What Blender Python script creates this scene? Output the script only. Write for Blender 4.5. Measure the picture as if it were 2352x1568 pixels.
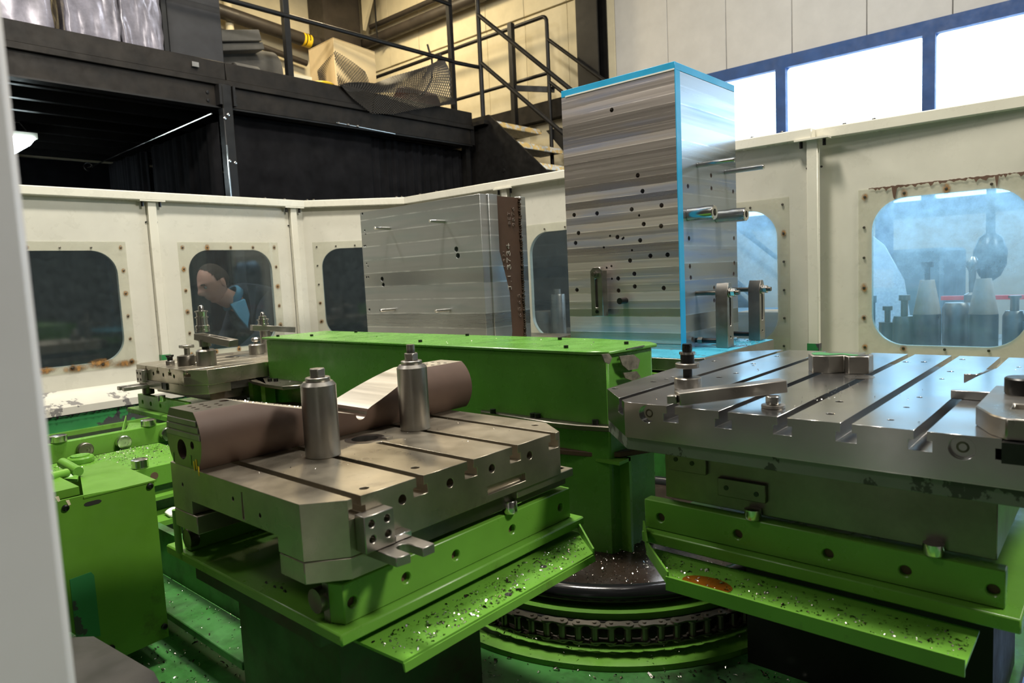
import bpy, bmesh, math, random
from mathutils import Vector, Matrix
random.seed(7)
for o in list(bpy.data.objects): bpy.data.objects.remove(o)
SC = bpy.context.scene; COL = SC.collection
# ------------------------------------------------------------------ camera
FOC = 1600.0; A0, P0, R0_ = math.radians(41.7), math.radians(5.35), math.radians(2.72)
_R0 = Vector((math.sin(A0), -math.cos(A0), 0)); _F = Vector((math.cos(A0)*math.cos(P0), math.sin(A0)*math.cos(P0), -math.sin(P0)))
_U0 = _R0.cross(_F)
_R = _R0*math.cos(R0_) - _U0*math.sin(R0_); _U = _R0*math.sin(R0_) + _U0*math.cos(R0_)
cam = bpy.data.objects.new('camera', bpy.data.cameras.new('camera')); COL.objects.link(cam); SC.camera = cam
cam.matrix_world = Matrix(((_R.x, _U.x, -_F.x, 0), (_R.y, _U.y, -_F.y, 0), (_R.z, _U.z, -_F.z, 0), (0, 0, 0, 1)))
cam.data.sensor_width = 36; cam.data.lens = FOC/2352*36; cam.data.clip_start = .02
cam.data.dof.use_dof = True; cam.data.dof.focus_distance = 1.8; cam.data.dof.aperture_fstop = 7.5
# survey helpers: intersect a sight line with a known plane (origin = the camera's position)
def ray(px, py): return _F*FOC + _R*(px-1176) - _U*(py-784)
def at(px, py, z): d = ray(px, py); return d*(z/d.z)
def atx(px, py, x): d = ray(px, py); return d*(x/d.x)
def aty(px, py, y): d = ray(px, py); return d*(y/d.y)
# ------------------------------------------------------------------ world, lights, exposure
w = bpy.data.worlds.new('world'); SC.world = w; w.use_nodes = True
w.node_tree.nodes['Background'].inputs[0].default_value = (.75, .85, 1, 1); w.node_tree.nodes['Background'].inputs[1].default_value = 1.0
vs = SC.view_settings; vs.view_transform = 'Standard'; vs.look = 'None'; vs.exposure = 0.35; vs.gamma = 1; vs.use_curve_mapping = False
def area(name, loc, size, energy, color, target, sy=None):
    l = bpy.data.lights.new(name, 'AREA'); l.energy = energy; l.color = color; l.size = size
    if sy: l.shape = 'RECTANGLE'; l.size_y = sy
    o = bpy.data.objects.new(name, l); COL.objects.link(o); o.location = loc
    o.rotation_euler = (Vector(target)-Vector(loc)).to_track_quat('-Z', 'Y').to_euler()
    return o
area('unseen_lamp', (2.2, -2.6, 3.5), .6, 165, (1, .94, .84), (.9, 1.0, -.4))
area('unseen_lamp', (1.35, 1.6, 3.9), .6, 185, (1, .93, .82), (1.2, 1.9, -1))
area('unseen_lamp', (5.0, 6.9, 4.0), .6, 80, (1, .82, .52), (5.6, 6.6, 0))
area('unseen_lamp', (-1.5, 3.0, 3.9), .7, 25, (1, .95, .88), (0, 3, -1))
area('unseen_lamp', (4.6, 1.4, 4.0), .7, 42, (.9, .95, 1), (4.6, 1.4, -1))
area('unseen_lamp', (2.4, 7.4, 4.1), .5, 45, (1, .84, .55), (2.6, 8, 0))
area('unseen_lamp', (3.0, 3.3, 4.1), .5, 45, (1, .9, .7), (3.6, 5.6, 1.5))  # added lamp, brightens the cardboard box on the mezzanine
area('unseen_lamp', (.7, 4.4, 3.2), .4, 55, (1, .96, .9), (2.0, 4.2, 0))  # added lamp above the man, lifts the light on his face
WIN_E, LAMP_E = 3.2, 14.0
# ------------------------------------------------------------------ materials
def nt(name):
    m = bpy.data.materials.new(name); m.use_nodes = True; t = m.node_tree
    return m, t, t.nodes['Principled BSDF']
def N(t, ty, **kw):
    n = t.nodes.new(ty)
    for k, v in kw.items():
        if k in n.inputs: n.inputs[k].default_value = v
        else: setattr(n, k, v)
    return n
def coords(t, scale):
    tc = t.nodes.new('ShaderNodeTexCoord'); mp = t.nodes.new('ShaderNodeMapping'); mp.inputs['Scale'].default_value = scale
    t.links.new(tc.outputs['Object'], mp.inputs[0]); return mp.outputs[0]
def noise(t, scale=(1, 1, 1), s=5, detail=4, rough=.6):
    n = N(t, 'ShaderNodeTexNoise'); n.inputs['Scale'].default_value = s; n.inputs['Detail'].default_value = detail; n.inputs['Roughness'].default_value = rough
    t.links.new(coords(t, scale), n.inputs['Vector']); return n.outputs[0]
def ramp(t, src, p0, p1, c0=(0, 0, 0, 1), c1=(1, 1, 1, 1)):
    r = t.nodes.new('ShaderNodeValToRGB'); e = r.color_ramp.elements; e[0].position = p0; e[1].position = p1; e[0].color = c0; e[1].color = c1
    t.links.new(src, r.inputs[0]); return r.outputs[0]
def mixc(t, fac, a, b):
    m = t.nodes.new('ShaderNodeMix'); m.data_type = 'RGBA'
    for s, v in ((0, fac), (6, a), (7, b)):
        if hasattr(v, 'links') or hasattr(v, 'is_output'): t.links.new(v, m.inputs[s])
        else: m.inputs[s].default_value = v
    return m.outputs[2]
def c4(c, k=1): return (c[0]*k, c[1]*k, c[2]*k, 1)
def mapr(t, src, a, b):
    m = t.nodes.new('ShaderNodeMapRange'); m.inputs[3].default_value = a; m.inputs[4].default_value = b
    m.inputs[1].default_value = .3; m.inputs[2].default_value = .7
    t.links.new(src, m.inputs[0]); return m.outputs[0]
def bump(t, b, src, strength, dist=.002):
    n = t.nodes.new('ShaderNodeBump'); n.inputs['Strength'].default_value = strength; n.inputs['Distance'].default_value = dist
    t.links.new(src, n.inputs['Height']); t.links.new(n.outputs[0], b.inputs['Normal'])
def paint(name, col, rough=.35, var=.12, chip=None, chipcol=(.05, .05, .055), chips=9, coat=0, dirt=0, dirtcol=(.05, .03, .02)):
    m, t, b = nt(name)
    n = noise(t, s=6); c = ramp(t, n, .3, .7, c4(col, 1-var), c4(col, 1+var))
    if dirt:
        c = mixc(t, ramp(t, noise(t, s=4.5, detail=8, rough=.7), .62-dirt, .75-dirt*.5), c, c4(dirtcol))
    if chip is not None:
        c = mixc(t, ramp(t, noise(t, s=chips, detail=9, rough=.62), chip, chip+.012), c, c4(chipcol))
    t.links.new(c, b.inputs['Base Color'])
    t.links.new(mapr(t, noise(t, s=14, detail=6), rough-.08, rough+.14), b.inputs['Roughness'])
    bump(t, b, noise(t, s=160, detail=2), .08, .0006)
    b.inputs['Coat Weight'].default_value = coat
    return m
def metal(name, col, rough=.3, scale=(1, 1, 1), s=20, var=.15, rv=.12, bm_=.06, metallic=1.0, stain=None, stc=(.08, .05, .03)):
    m, t, b = nt(name)
    n = noise(t, scale, s, 5, .65); c = ramp(t, n, .25, .75, c4(col, 1-var), c4(col, 1+var))
    if stain: c = mixc(t, ramp(t, noise(t, s=7, detail=9, rough=.7), stain, stain+.22), c, c4(stc))
    t.links.new(c, b.inputs['Base Color']); b.inputs['Metallic'].default_value = metallic
    t.links.new(mapr(t, noise(t, scale, s*.6, 4), max(.05, rough-rv), rough+rv), b.inputs['Roughness'])
    bump(t, b, n, bm_, .001); return m
def flat(name, col, rough=.5, metallic=0, emit=0, alpha=1):
    m, t, b = nt(name); b.inputs['Base Color'].default_value = c4(col); b.inputs['Roughness'].default_value = rough; b.inputs['Metallic'].default_value = metallic
    if emit: b.inputs['Emission Color'].default_value = c4(col); b.inputs['Emission Strength'].default_value = emit
    b.inputs['Alpha'].default_value = alpha
    return m
def glass(name, tint, haze, hazecol, gl=.06, streak=(1, 1, 1), zfilm=None):
    m, t, b = nt(name); t.nodes.remove(b); out = t.nodes['Material Output']
    tr = N(t, 'ShaderNodeBsdfTransparent'); tr.inputs[0].default_value = c4(tint)
    df = N(t, 'ShaderNodeBsdfTranslucent'); df.inputs[0].default_value = c4(hazecol)
    dd = N(t, 'ShaderNodeBsdfDiffuse'); dd.inputs[0].default_value = c4(hazecol)
    a = t.nodes.new('ShaderNodeAddShader'); t.links.new(df.outputs[0], a.inputs[0]); t.links.new(dd.outputs[0], a.inputs[1])
    g = N(t, 'ShaderNodeBsdfGlossy'); g.inputs['Roughness'].default_value = .06
    m1 = t.nodes.new('ShaderNodeMixShader'); m2 = t.nodes.new('ShaderNodeMixShader')
    hz_ = mapr(t, noise(t, streak, 26, 8, .75), haze*.6, haze*1.5)
    if zfilm:      # dried coolant film, thicker towards the top of the pane
        tc = t.nodes.new('ShaderNodeTexCoord'); sp = t.nodes.new('ShaderNodeSeparateXYZ'); t.links.new(tc.outputs['Object'], sp.inputs[0])
        mr = t.nodes.new('ShaderNodeMapRange'); mr.inputs[1].default_value = zfilm[0]; mr.inputs[2].default_value = zfilm[1]; mr.inputs[3].default_value = .35; mr.inputs[4].default_value = 2.0; t.links.new(sp.outputs['Z'], mr.inputs[0])
        mm = t.nodes.new('ShaderNodeMath'); mm.operation = 'MULTIPLY'; t.links.new(hz_, mm.inputs[0]); t.links.new(mr.outputs[0], mm.inputs[1]); hz_ = mm.outputs[0]
    t.links.new(hz_, m1.inputs[0])
    t.links.new(tr.outputs[0], m1.inputs[1]); t.links.new(a.outputs[0], m1.inputs[2])
    m2.inputs[0].default_value = gl; t.links.new(m1.outputs[0], m2.inputs[1]); t.links.new(g.outputs[0], m2.inputs[2])
    t.links.new(m2.outputs[0], out.inputs[0]); return m
def mth(t, op, a, b=None):
    m = t.nodes.new('ShaderNodeMath'); m.operation = op
    for k, v in enumerate((a, b)):
        if v is None: continue
        if isinstance(v, (int, float)): m.inputs[k].default_value = v
        else: t.links.new(v, m.inputs[k])
    return m.outputs[0]
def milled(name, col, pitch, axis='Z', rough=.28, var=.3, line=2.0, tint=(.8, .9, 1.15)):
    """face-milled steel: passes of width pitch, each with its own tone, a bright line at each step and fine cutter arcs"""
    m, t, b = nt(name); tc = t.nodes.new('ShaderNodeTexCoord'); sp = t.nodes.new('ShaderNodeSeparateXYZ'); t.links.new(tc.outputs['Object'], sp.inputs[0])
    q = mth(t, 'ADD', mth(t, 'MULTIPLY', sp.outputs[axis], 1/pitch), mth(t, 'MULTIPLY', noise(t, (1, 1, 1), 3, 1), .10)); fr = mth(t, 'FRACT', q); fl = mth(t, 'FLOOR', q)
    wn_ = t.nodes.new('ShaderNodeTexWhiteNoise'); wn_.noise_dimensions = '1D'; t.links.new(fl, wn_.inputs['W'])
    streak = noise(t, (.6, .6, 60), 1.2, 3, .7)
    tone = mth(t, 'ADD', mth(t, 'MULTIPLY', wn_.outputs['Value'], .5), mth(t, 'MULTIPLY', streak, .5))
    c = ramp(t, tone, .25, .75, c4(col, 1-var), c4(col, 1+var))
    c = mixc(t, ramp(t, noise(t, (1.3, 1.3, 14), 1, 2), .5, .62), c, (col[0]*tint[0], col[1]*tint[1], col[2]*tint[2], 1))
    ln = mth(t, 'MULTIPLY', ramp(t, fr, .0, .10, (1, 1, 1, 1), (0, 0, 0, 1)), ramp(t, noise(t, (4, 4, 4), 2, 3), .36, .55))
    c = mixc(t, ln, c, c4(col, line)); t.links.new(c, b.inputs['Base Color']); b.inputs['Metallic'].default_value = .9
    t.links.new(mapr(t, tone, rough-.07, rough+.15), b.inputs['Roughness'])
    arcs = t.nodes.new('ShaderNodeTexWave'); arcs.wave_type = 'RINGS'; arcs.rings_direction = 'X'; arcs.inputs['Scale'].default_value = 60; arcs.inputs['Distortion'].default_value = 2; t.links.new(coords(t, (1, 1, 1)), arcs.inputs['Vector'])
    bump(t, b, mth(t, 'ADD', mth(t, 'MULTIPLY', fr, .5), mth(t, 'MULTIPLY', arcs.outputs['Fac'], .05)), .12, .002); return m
M = {}
M['green'] = paint('green_paint', (.12, .30, .035), .3, dirt=.02)
M['green_box'] = paint('green_box_paint', (.10, .28, .04), .25, chip=.80, chipcol=(.25, .23, .2), chips=5)
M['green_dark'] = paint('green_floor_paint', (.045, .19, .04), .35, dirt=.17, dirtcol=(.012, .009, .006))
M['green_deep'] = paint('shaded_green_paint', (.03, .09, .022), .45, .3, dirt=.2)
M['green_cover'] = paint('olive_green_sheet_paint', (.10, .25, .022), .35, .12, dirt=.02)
M['green_chip'] = paint('green_chipped_paint', (.03, .20, .06), .35, chip=.535, chips=7)
M['cream'] = paint('cream_enclosure_paint', (.60, .585, .50), .3, .05, chip=.755, chips=7, chipcol=(.2, .19, .18))
M['cream_worn'] = paint('cream_worn_paint', (.62, .60, .52), .35, .05, chip=.55, chips=8, chipcol=(.22, .21, .2))
M['cream_rail'] = paint('cream_rail_paint', (.66, .64, .54), .28, .04)
M['wall'] = paint('cream_concrete_wall', (.62, .55, .38), .8, .07)
M['wall_grey'] = paint('grey_white_wall', (.56, .54, .50), .8, .05)
M['wall_dark'] = paint('dark_grey_wall', (.10, .095, .085), .8, .1)
M['post_grey'] = paint('grey_white_post_paint', (.50, .49, .50), .35, .06, chip=.72, chips=5, chipcol=(.12, .12, .13))
M['black_steel'] = paint('black_painted_steel', (.008, .0075, .007), .42, .3)
M['black_wood'] = paint('black_stained_timber', (.012, .010, .008), .6, .6)
M['black_cloth'] = paint('black_curtain_cloth', (.008, .008, .009), .95, .35)
M['steel'] = metal('machined_steel', (.33, .31, .28), .36, s=14)
M['cone_steel'] = metal('tan_cone_steel', (.52, .42, .33), .5, s=20, metallic=.3)
M['steel_dark'] = metal('oiled_steel', (.20, .18, .15), .36, s=9, var=.25)
M['pallet_steel'] = metal('ground_pallet_steel', (.41, .37, .295), .34, (1, 1, 1), 9, .2, metallic=.95, stain=.60, stc=(.15, .12, .09))
M['plate_steel'] = metal('t_slot_plate_steel', (.52, .51, .50), .21, (1, 1, 1), 8, .12, .06)
M['grey_paint'] = paint('flaking_grey_green_paint', (.16, .18, .15), .5, .2, chip=.52, chips=11, chipcol=(.04, .045, .035))
M['bright'] = metal('bright_turned_steel', (.62, .60, .57), .2, s=30, var=.08, rv=.06)
M['bolt'] = metal('black_oxide_bolt', (.05, .05, .05), .35, s=30)
M['hole'] = flat('hole_shadow', (.02, .018, .016), .6)
M['bar_brown'] = metal('oxidised_forged_steel', (.075, .046, .033), .62, s=5, var=.25, metallic=.1, stain=.74, stc=(.10, .075, .06))
M['cut_steel'] = metal('bright_cut_steel', (.62, .58, .50), .42, (40, 1, 1), 3, .06, .06)
M['tower'] = milled('tower_milled_steel', (.60, .53, .49), .030, 'Z', .34, .12)
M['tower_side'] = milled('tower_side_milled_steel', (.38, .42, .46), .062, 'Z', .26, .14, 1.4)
M['plate_mill'] = milled('plate_milled_steel', (.43, .44, .43), .068, 'Z', .33, .10, 1.9, (.95, 1.0, 1.0))
M['cyan'] = paint('cyan_blue_paint', (.02, .33, .60), .35, .1, dirt=.0)
M['cyan_dirty'] = paint('cyan_dirty_paint', (.05, .36, .52), .3, .2, chip=.58, chips=11, chipcol=(.06, .06, .06))
M['rust_brown'] = metal('mill_scale_brown', (.13, .075, .05), .6, s=12, metallic=.2)
M['weld'] = metal('weld_bead', (.16, .12, .09), .4, s=60, var=.5)
M['chalk'] = flat('white_paint_marker', (.75, .72, .66), .8)
M['chalk_dim'] = flat('faded_white_marker', (.26, .2, .17), .8)
M['card'] = paint('cardboard', (.78, .58, .30), .8, .06)
M['foam'] = paint('dark_grey_foam', (.085, .08, .07), .85, .2)
M['wrap'] = metal('stretch_wrap_film', (.19, .18, .21), .22, (1, 1, 1), 6, .6, .12, .9, metallic=.25)
M['cabinet'] = paint('dark_grey_sheet', (.028, .028, .03), .55, .15)
M['net'] = flat('black_plastic_net', (.032, .028, .023), .6)
M['maroon'] = paint('dark_red_plastic', (.075, .02, .015), .6, .2)
M['yellow'] = flat('yellow_plastic', (.85, .55, .02), .4)
M['tread'] = paint('yellow_worn_tread_paint', (.75, .52, .2), .35, .1, chip=.52, chips=18, chipcol=(.7, .68, .62))
M['tread_blk'] = metal('chequer_plate', (.09, .09, .1), .4, s=50, var=.4)
M['pipe'] = paint('dark_pipe', (.035, .028, .022), .45, .3)
M['pipe_cream'] = paint('cream_pipe', (.7, .62, .42), .5, .05)
M['flare_blue_frame'] = paint('flare_blue_window_frame', (.012, .06, .20), .5, .2)  # dark frames; the blue of the window flare is put into their colour
M['pane'] = flat('daylight_pane', (.60, .82, 1.0), .5, emit=WIN_E)
M['tube_light'] = flat('fluorescent_diffuser', (.80, .95, 1.0), .5, emit=LAMP_E)
M['acrylic'] = glass('acrylic_sheet', (.93, .93, .91), .12, (.6, .6, .55), .06)
M['pane_left'] = glass('dirty_acrylic_pane', (.74, .80, .82), .035, (.30, .38, .40), .08)
M['pane_right'] = glass('sunlit_dirty_acrylic_pane', (.78, .92, 1.0), .17, (.52, .78, .98), .08, (1, .35, .35), (.25, .68))
for k_, v_ in (('black_cloth', .08), ('black_wood', .22), ('black_steel', .3), ('cabinet', .25), ('bar_brown', .35)): M[k_].node_tree.nodes['Principled BSDF'].inputs['Specular IOR Level'].default_value = v_
M['rust'] = None
M['rag'] = flat('white_tissue', (.85, .85, .82), .8)
M['skin'] = paint('skin', (.78, .42, .32), .5, .06)
M['hair'] = paint('brown_hair', (.055, .035, .025), .7, .2)
M['jacket'] = paint('navy_jacket_cloth', (.018, .022, .032), .9, .3)
M['shirt'] = paint('blue_shirt_cloth', (.10, .28, .42), .9, .1)
M['copper'] = paint('orange_brown_wood', (.50, .26, .09), .6, .15)
M['bench_steel'] = metal('bench_tool_steel', (.33, .30, .27), .38, s=20)
M['blue_haze'] = paint('blue_grey_machine', (.12, .2, .28), .5, .2)
M['pvc'] = glass('clear_plastic_sheet', (.85, .9, .95), .35, (.6, .7, .8), .12, (3, 3, 3))
M['oil'] = flat('brown_oil', (.16, .05, .004), .03)
M['gravel'] = paint('oily_blue_chips', (.02, .02, .03), .2, .1, chip=.52, chips=60, chipcol=(.12, .2, .45))
def rustmat():
    m, t, b = nt('rust_stain'); b.inputs['Roughness'].default_value = .8
    tc = t.nodes.new('ShaderNodeTexCoord'); g = t.nodes.new('ShaderNodeTexGradient'); g.gradient_type = 'SPHERICAL'
    mp = t.nodes.new('ShaderNodeMapping'); mp.inputs['Location'].default_value = (-1, -1, 0); mp.inputs['Scale'].default_value = (2, 2, 1)
    t.links.new(tc.outputs['UV'], mp.inputs[0]); t.links.new(mp.outputs[0], g.inputs[0])
    n = noise(t, s=55, detail=6, rough=.7)
    mu = t.nodes.new('ShaderNodeMath'); mu.operation = 'MULTIPLY'; t.links.new(g.outputs['Fac'], mu.inputs[0]); t.links.new(n, mu.inputs[1])
    t.links.new(ramp(t, mu.outputs[0], .12, .40), b.inputs['Alpha'])
    t.links.new(ramp(t, n, .35, .65, (.13, .055, .012, 1), (.42, .22, .06, 1)), b.inputs['Base Color']); return m
M['rust'] = rustmat()
def chipmat():
    m, t, b = nt('metal_swarf'); b.inputs['Metallic'].default_value = 1; b.inputs['Roughness'].default_value = .22
    oi = t.nodes.new('ShaderNodeTexCoord'); n = noise(t, s=40, detail=1)
    t.links.new(ramp(t, n, .48, .60, (.05, .04, .03, 1), (.9, .87, .8, 1)), b.inputs['Base Color']); return m
M['chips'] = chipmat()
# ------------------------------------------------------------------ mesh helpers
def nb(): return bmesh.new()
def box(bm, x0, x1, y0, y1, z0, z1):
    if x0 > x1: x0, x1 = x1, x0
    if y0 > y1: y0, y1 = y1, y0
    if z0 > z1: z0, z1 = z1, z0
    v = [bm.verts.new((x, y, z)) for z in (z0, z1) for y in (y0, y1) for x in (x0, x1)]
    for f in ((0, 2, 3, 1), (4, 5, 7, 6), (0, 1, 5, 4), (2, 6, 7, 3), (0, 4, 6, 2), (1, 3, 7, 5)): bm.faces.new([v[i] for i in f])
    return bm
def prism(bm, pts, ext):
    """pts: planar polygon of 3-D points, ext: extrusion vector"""
    ext = Vector(ext); a = [bm.verts.new(p) for p in pts]; b = [bm.verts.new(Vector(p)+ext) for p in pts]
    n = len(pts); bm.faces.new(a[::-1]); bm.faces.new(b)
    for i in range(n): bm.faces.new((a[i], a[(i+1) % n], b[(i+1) % n], b[i]))
    bmesh.ops.recalc_face_normals(bm, faces=bm.faces); return bm
def pz(bm, pts, z0, z1): return prism(bm, [(x, y, z0) for x, y in pts], (0, 0, z1-z0))
def frame(d):
    d = Vector(d).normalized(); u = d.orthogonal().normalized() if abs(d.z) < .99 else Vector((1, 0, 0)); u = (u - d*u.dot(d)).normalized(); return u, d.cross(u)
def cyl(bm, p0, p1, r0, r1=None, n=24, caps=True):
    if r1 is None: r1 = r0
    p0, p1 = Vector(p0), Vector(p1); u, v = frame(p1-p0)
    ring = lambda c, r: [bm.verts.new(c + (u*math.cos(2*math.pi*i/n) + v*math.sin(2*math.pi*i/n))*r) for i in range(n)]
    a, b = ring(p0, r0), ring(p1, r1)
    for i in range(n): bm.faces.new((a[i], a[(i+1) % n], b[(i+1) % n], b[i]))
    if caps: bm.faces.new(a[::-1]); bm.faces.new(b)
    return bm
def lathe(bm, base, prof, n=32, axis=(0, 0, 1)):
    base = Vector(base); ax = Vector(axis).normalized(); u, v = frame(ax); rings = []
    for r, h in prof:
        if r < 1e-6: rings.append([bm.verts.new(base+ax*h)])
        else: rings.append([bm.verts.new(base + ax*h + (u*math.cos(2*math.pi*i/n)+v*math.sin(2*math.pi*i/n))*r) for i in range(n)])
    for a, b in zip(rings, rings[1:]):
        for i in range(n):
            j = (i+1) % n
            if len(a) == 1 and len(b) == 1: continue
            if len(a) == 1: bm.faces.new((a[0], b[j], b[i]))
            elif len(b) == 1: bm.faces.new((a[i], a[j], b[0]))
            else: bm.faces.new((a[i], a[j], b[j], b[i]))
    if len(rings[0]) > 1: bm.faces.new(rings[0][::-1])
    if len(rings[-1]) > 1: bm.faces.new(rings[-1])
    bmesh.ops.recalc_face_normals(bm, faces=bm.faces); return bm
def tube(bm, pts, r, n=12, caps=True):
    pts = [Vector(p) for p in pts]; rings = []; u = None
    for i, p in enumerate(pts):
        d = (pts[min(i+1, len(pts)-1)] - pts[max(i-1, 0)]).normalized()
        if u is None: u, v = frame(d)
        else: u = (u - d*u.dot(d)).normalized(); v = d.cross(u)
        rings.append([bm.verts.new(p + (u*math.cos(2*math.pi*k/n)+v*math.sin(2*math.pi*k/n))*r) for k in range(n)])
    for a, b in zip(rings, rings[1:]):
        for k in range(n): bm.faces.new((a[k], a[(k+1) % n], b[(k+1) % n], b[k]))
    if caps: bm.faces.new(rings[0][::-1]); bm.faces.new(rings[-1])
    bmesh.ops.recalc_face_normals(bm, faces=bm.faces); return bm
def beam(bm, p0, p1, w, h, up=(0, 0, 1)):
    """rectangular bar from p0 to p1, h along up"""
    p0, p1 = Vector(p0), Vector(p1); d = (p1-p0).normalized(); s = d.cross(Vector(up)).normalized(); u = s.cross(d)
    q = [p0 + s*a*w/2 + u*b*h/2 for a, b in ((-1, -1), (1, -1), (1, 1), (-1, 1))]
    return prism(bm, q, p1-p0)
def hexp(bm, base, r, h, axis=(0, 0, 1)):
    cyl(bm, base, Vector(base)+Vector(axis).normalized()*h, r, r, 6); return bm
def rrect(u0, u1, v0, v1, r, n=8):
    out = []
    for cx, cy, a0 in ((u1-r, v1-r, 0), (u0+r, v1-r, 90), (u0+r, v0+r, 180), (u1-r, v0+r, 270)):
        for i in range(n+1):
            a = math.radians(a0+90*i/n); out.append((cx+r*math.cos(a), cy+r*math.sin(a)))
    return out
def tmesh(name, bm):
    me = bpy.data.meshes.new(name); bm.normal_update(); bm.to_mesh(me); bm.free(); return me
def cut(bm, cutter):
    """boolean difference, result as a new bmesh; the temporary objects are removed again"""
    a = bpy.data.objects.new('t', tmesh('t', bm)); b = bpy.data.objects.new('t', tmesh('t', cutter)); COL.objects.link(a); COL.objects.link(b)
    md = a.modifiers.new('b', 'BOOLEAN'); md.operation = 'DIFFERENCE'; md.solver = 'EXACT'; md.object = b; md.use_self = True
    dg = bpy.context.evaluated_depsgraph_get(); me = bpy.data.meshes.new_from_object(a.evaluated_get(dg))
    out = bmesh.new(); out.from_mesh(me)
    for o in (a, b):
        m = o.data; bpy.data.objects.remove(o); bpy.data.meshes.remove(m)
    bpy.data.meshes.remove(me); return out
def tag(o, label=None, cat=None, group=None, kind=None):
    if label: o['label'] = label
    if cat: o['category'] = cat
    if group: o['group'] = group
    if kind: o['kind'] = kind
    return o
def root(name, loc, label, cat, group=None):
    o = bpy.data.objects.new(name, None); COL.objects.link(o); o.location = loc; o.empty_display_size = .05; return tag(o, label, cat, group)
def wloc(o):
    l = Vector(o.location)
    while o.parent: o = o.parent; l = l + Vector(o.location)
    return l
def obj(name, bm, mat, parent=None, bevel=0, smooth=True, angle=35, seg=1):
    """links the mesh (vertices given in scene coordinates) as one object, origin at its parent or at its own base"""
    if parent is not None: off = wloc(parent)
    else:
        xs = [v.co for v in bm.verts]; off = Vector(((min(v.x for v in xs)+max(v.x for v in xs))/2, (min(v.y for v in xs)+max(v.y for v in xs))/2, min(v.z for v in xs)))
    bmesh.ops.translate(bm, verts=bm.verts, vec=-off)
    me = tmesh(name, bm); o = bpy.data.objects.new(name, me); COL.objects.link(o); me.materials.append(M[mat] if isinstance(mat, str) else mat)
    if parent is not None: o.parent = parent
    else: o.location = off
    if smooth and len(me.polygons): me.polygons.foreach_set('use_smooth', [True]*len(me.polygons)); me.set_sharp_from_angle(angle=math.radians(angle))
    if bevel:
        b = o.modifiers.new('bevel', 'BEVEL'); b.width = bevel; b.segments = seg; b.limit_method = 'ANGLE'; b.angle_limit = math.radians(40); b.harden_normals = False
    return o
def part(name, bm, mat, parent, **k): return obj(name, bm, mat, parent, **k)
def struct(name, bm, mat, **k): return tag(obj(name, bm, mat, **k), kind='structure')
def inst(src, loc, parent=None):
    """another object with src's mesh, moved so that src's scene position shifts by loc"""
    c = src.copy(); COL.objects.link(c); c.parent = parent if parent is not None else src.parent; c.location = Vector(src.location)+Vector(loc); return c
def B(*a): return box(nb(), *a)
def Cy(*a, **k): return cyl(nb(), *a, **k)
exec_chips = []
def chips(name, label, pts_fn, n, smin=.0012, smax=.0045, parent=None, mat='chips'):
    bm = nb()
    for i in range(n):
        p = Vector(pts_fn()); s = random.uniform(smin, smax)*(.55 if random.random() < .92 else 1.1); a = random.uniform(0, 6.28); k = random.uniform(.3, 1)
        d = Vector((math.cos(a), math.sin(a), random.uniform(-.2, .3))).normalized(); q = Vector((-d.y, d.x, random.uniform(-.8, .8))).normalized()*k*.5
        p.z += s*.15; up = Vector((0, 0, s*random.uniform(.1, .6)))
        v = [bm.verts.new(p - d*s - q*s), bm.verts.new(p - d*s*.9 + q*s), bm.verts.new(p + q*s + up), bm.verts.new(p - q*s + up), bm.verts.new(p + d*s + q*s*.7), bm.verts.new(p + d*s - q*s*.7)]
        bm.faces.new((v[0], v[1], v[2], v[3])); bm.faces.new((v[3], v[2], v[4], v[5]))
    o = obj(name, bm, mat, parent, smooth=False); o['kind'] = 'stuff'
    if parent is None: tag(o, label, 'metal chips')
    return o
def rnd(x0, x1, y0, y1, z): return lambda: (random.uniform(x0, x1), random.uniform(y0, y1), z)
FL = -1.55
# ================================================================== the hall
struct('floor', B(-5, 6.75, -5, 8.75, FL-.1, FL), paint('grey_floor', (.18, .18, .18), .5, .2))
struct('ceiling', B(-5, 6.75, -5, 8.75, 4.5, 4.6), 'wall_grey')
struct('wall_left', B(-5.15, -5, -5, 8.75, FL, 4.5), 'wall_dark')
struct('wall_front', B(-5, 6.75, -5.15, -5, FL, 4.5), 'wall_dark')
wb = struct('wall_back', B(-5, 6.6, 8.62, 8.75, FL, 4.5), 'wall')
X = 6.6
wr = struct('wall_right', B(X+.03, X+.2, 3.60, 8.62, FL, 4.5), 'wall')
part('wall_panel', B(X+.03, X+.2, -5, 3.60, FL, .42), 'wall_grey', wr); part('wall_panel', B(X+.03, X+.2, -5, 3.60, 1.86, 4.5), 'wall_grey', wr)
ys = [4.82+.62*k for k in range(-16, 7)]
for y in ys:      # cast wall slabs with an open vertical joint between them
    g = 'wall' if y > 3.9 else 'wall_grey'; y1 = min(y+.616, 8.62)
    if y < 3.5: part('wall_slab', B(X, X+.03, max(y, -5), min(y1, 3.6), 1.86, 3.02), g, wr, bevel=.004)
    if y >= 3.5: part('wall_slab', B(X, X+.03, y, y1, FL, 3.02), g, wr, bevel=.004)
    part('wall_slab', B(X-.012, X+.03, max(y, -5), y1, 3.035, 4.5), g, wr, bevel=.004)
struct('trim_1', B(X-.12, X-.001, 4.6, 8.6, 1.78, 1.98), 'black_wood')
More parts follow.
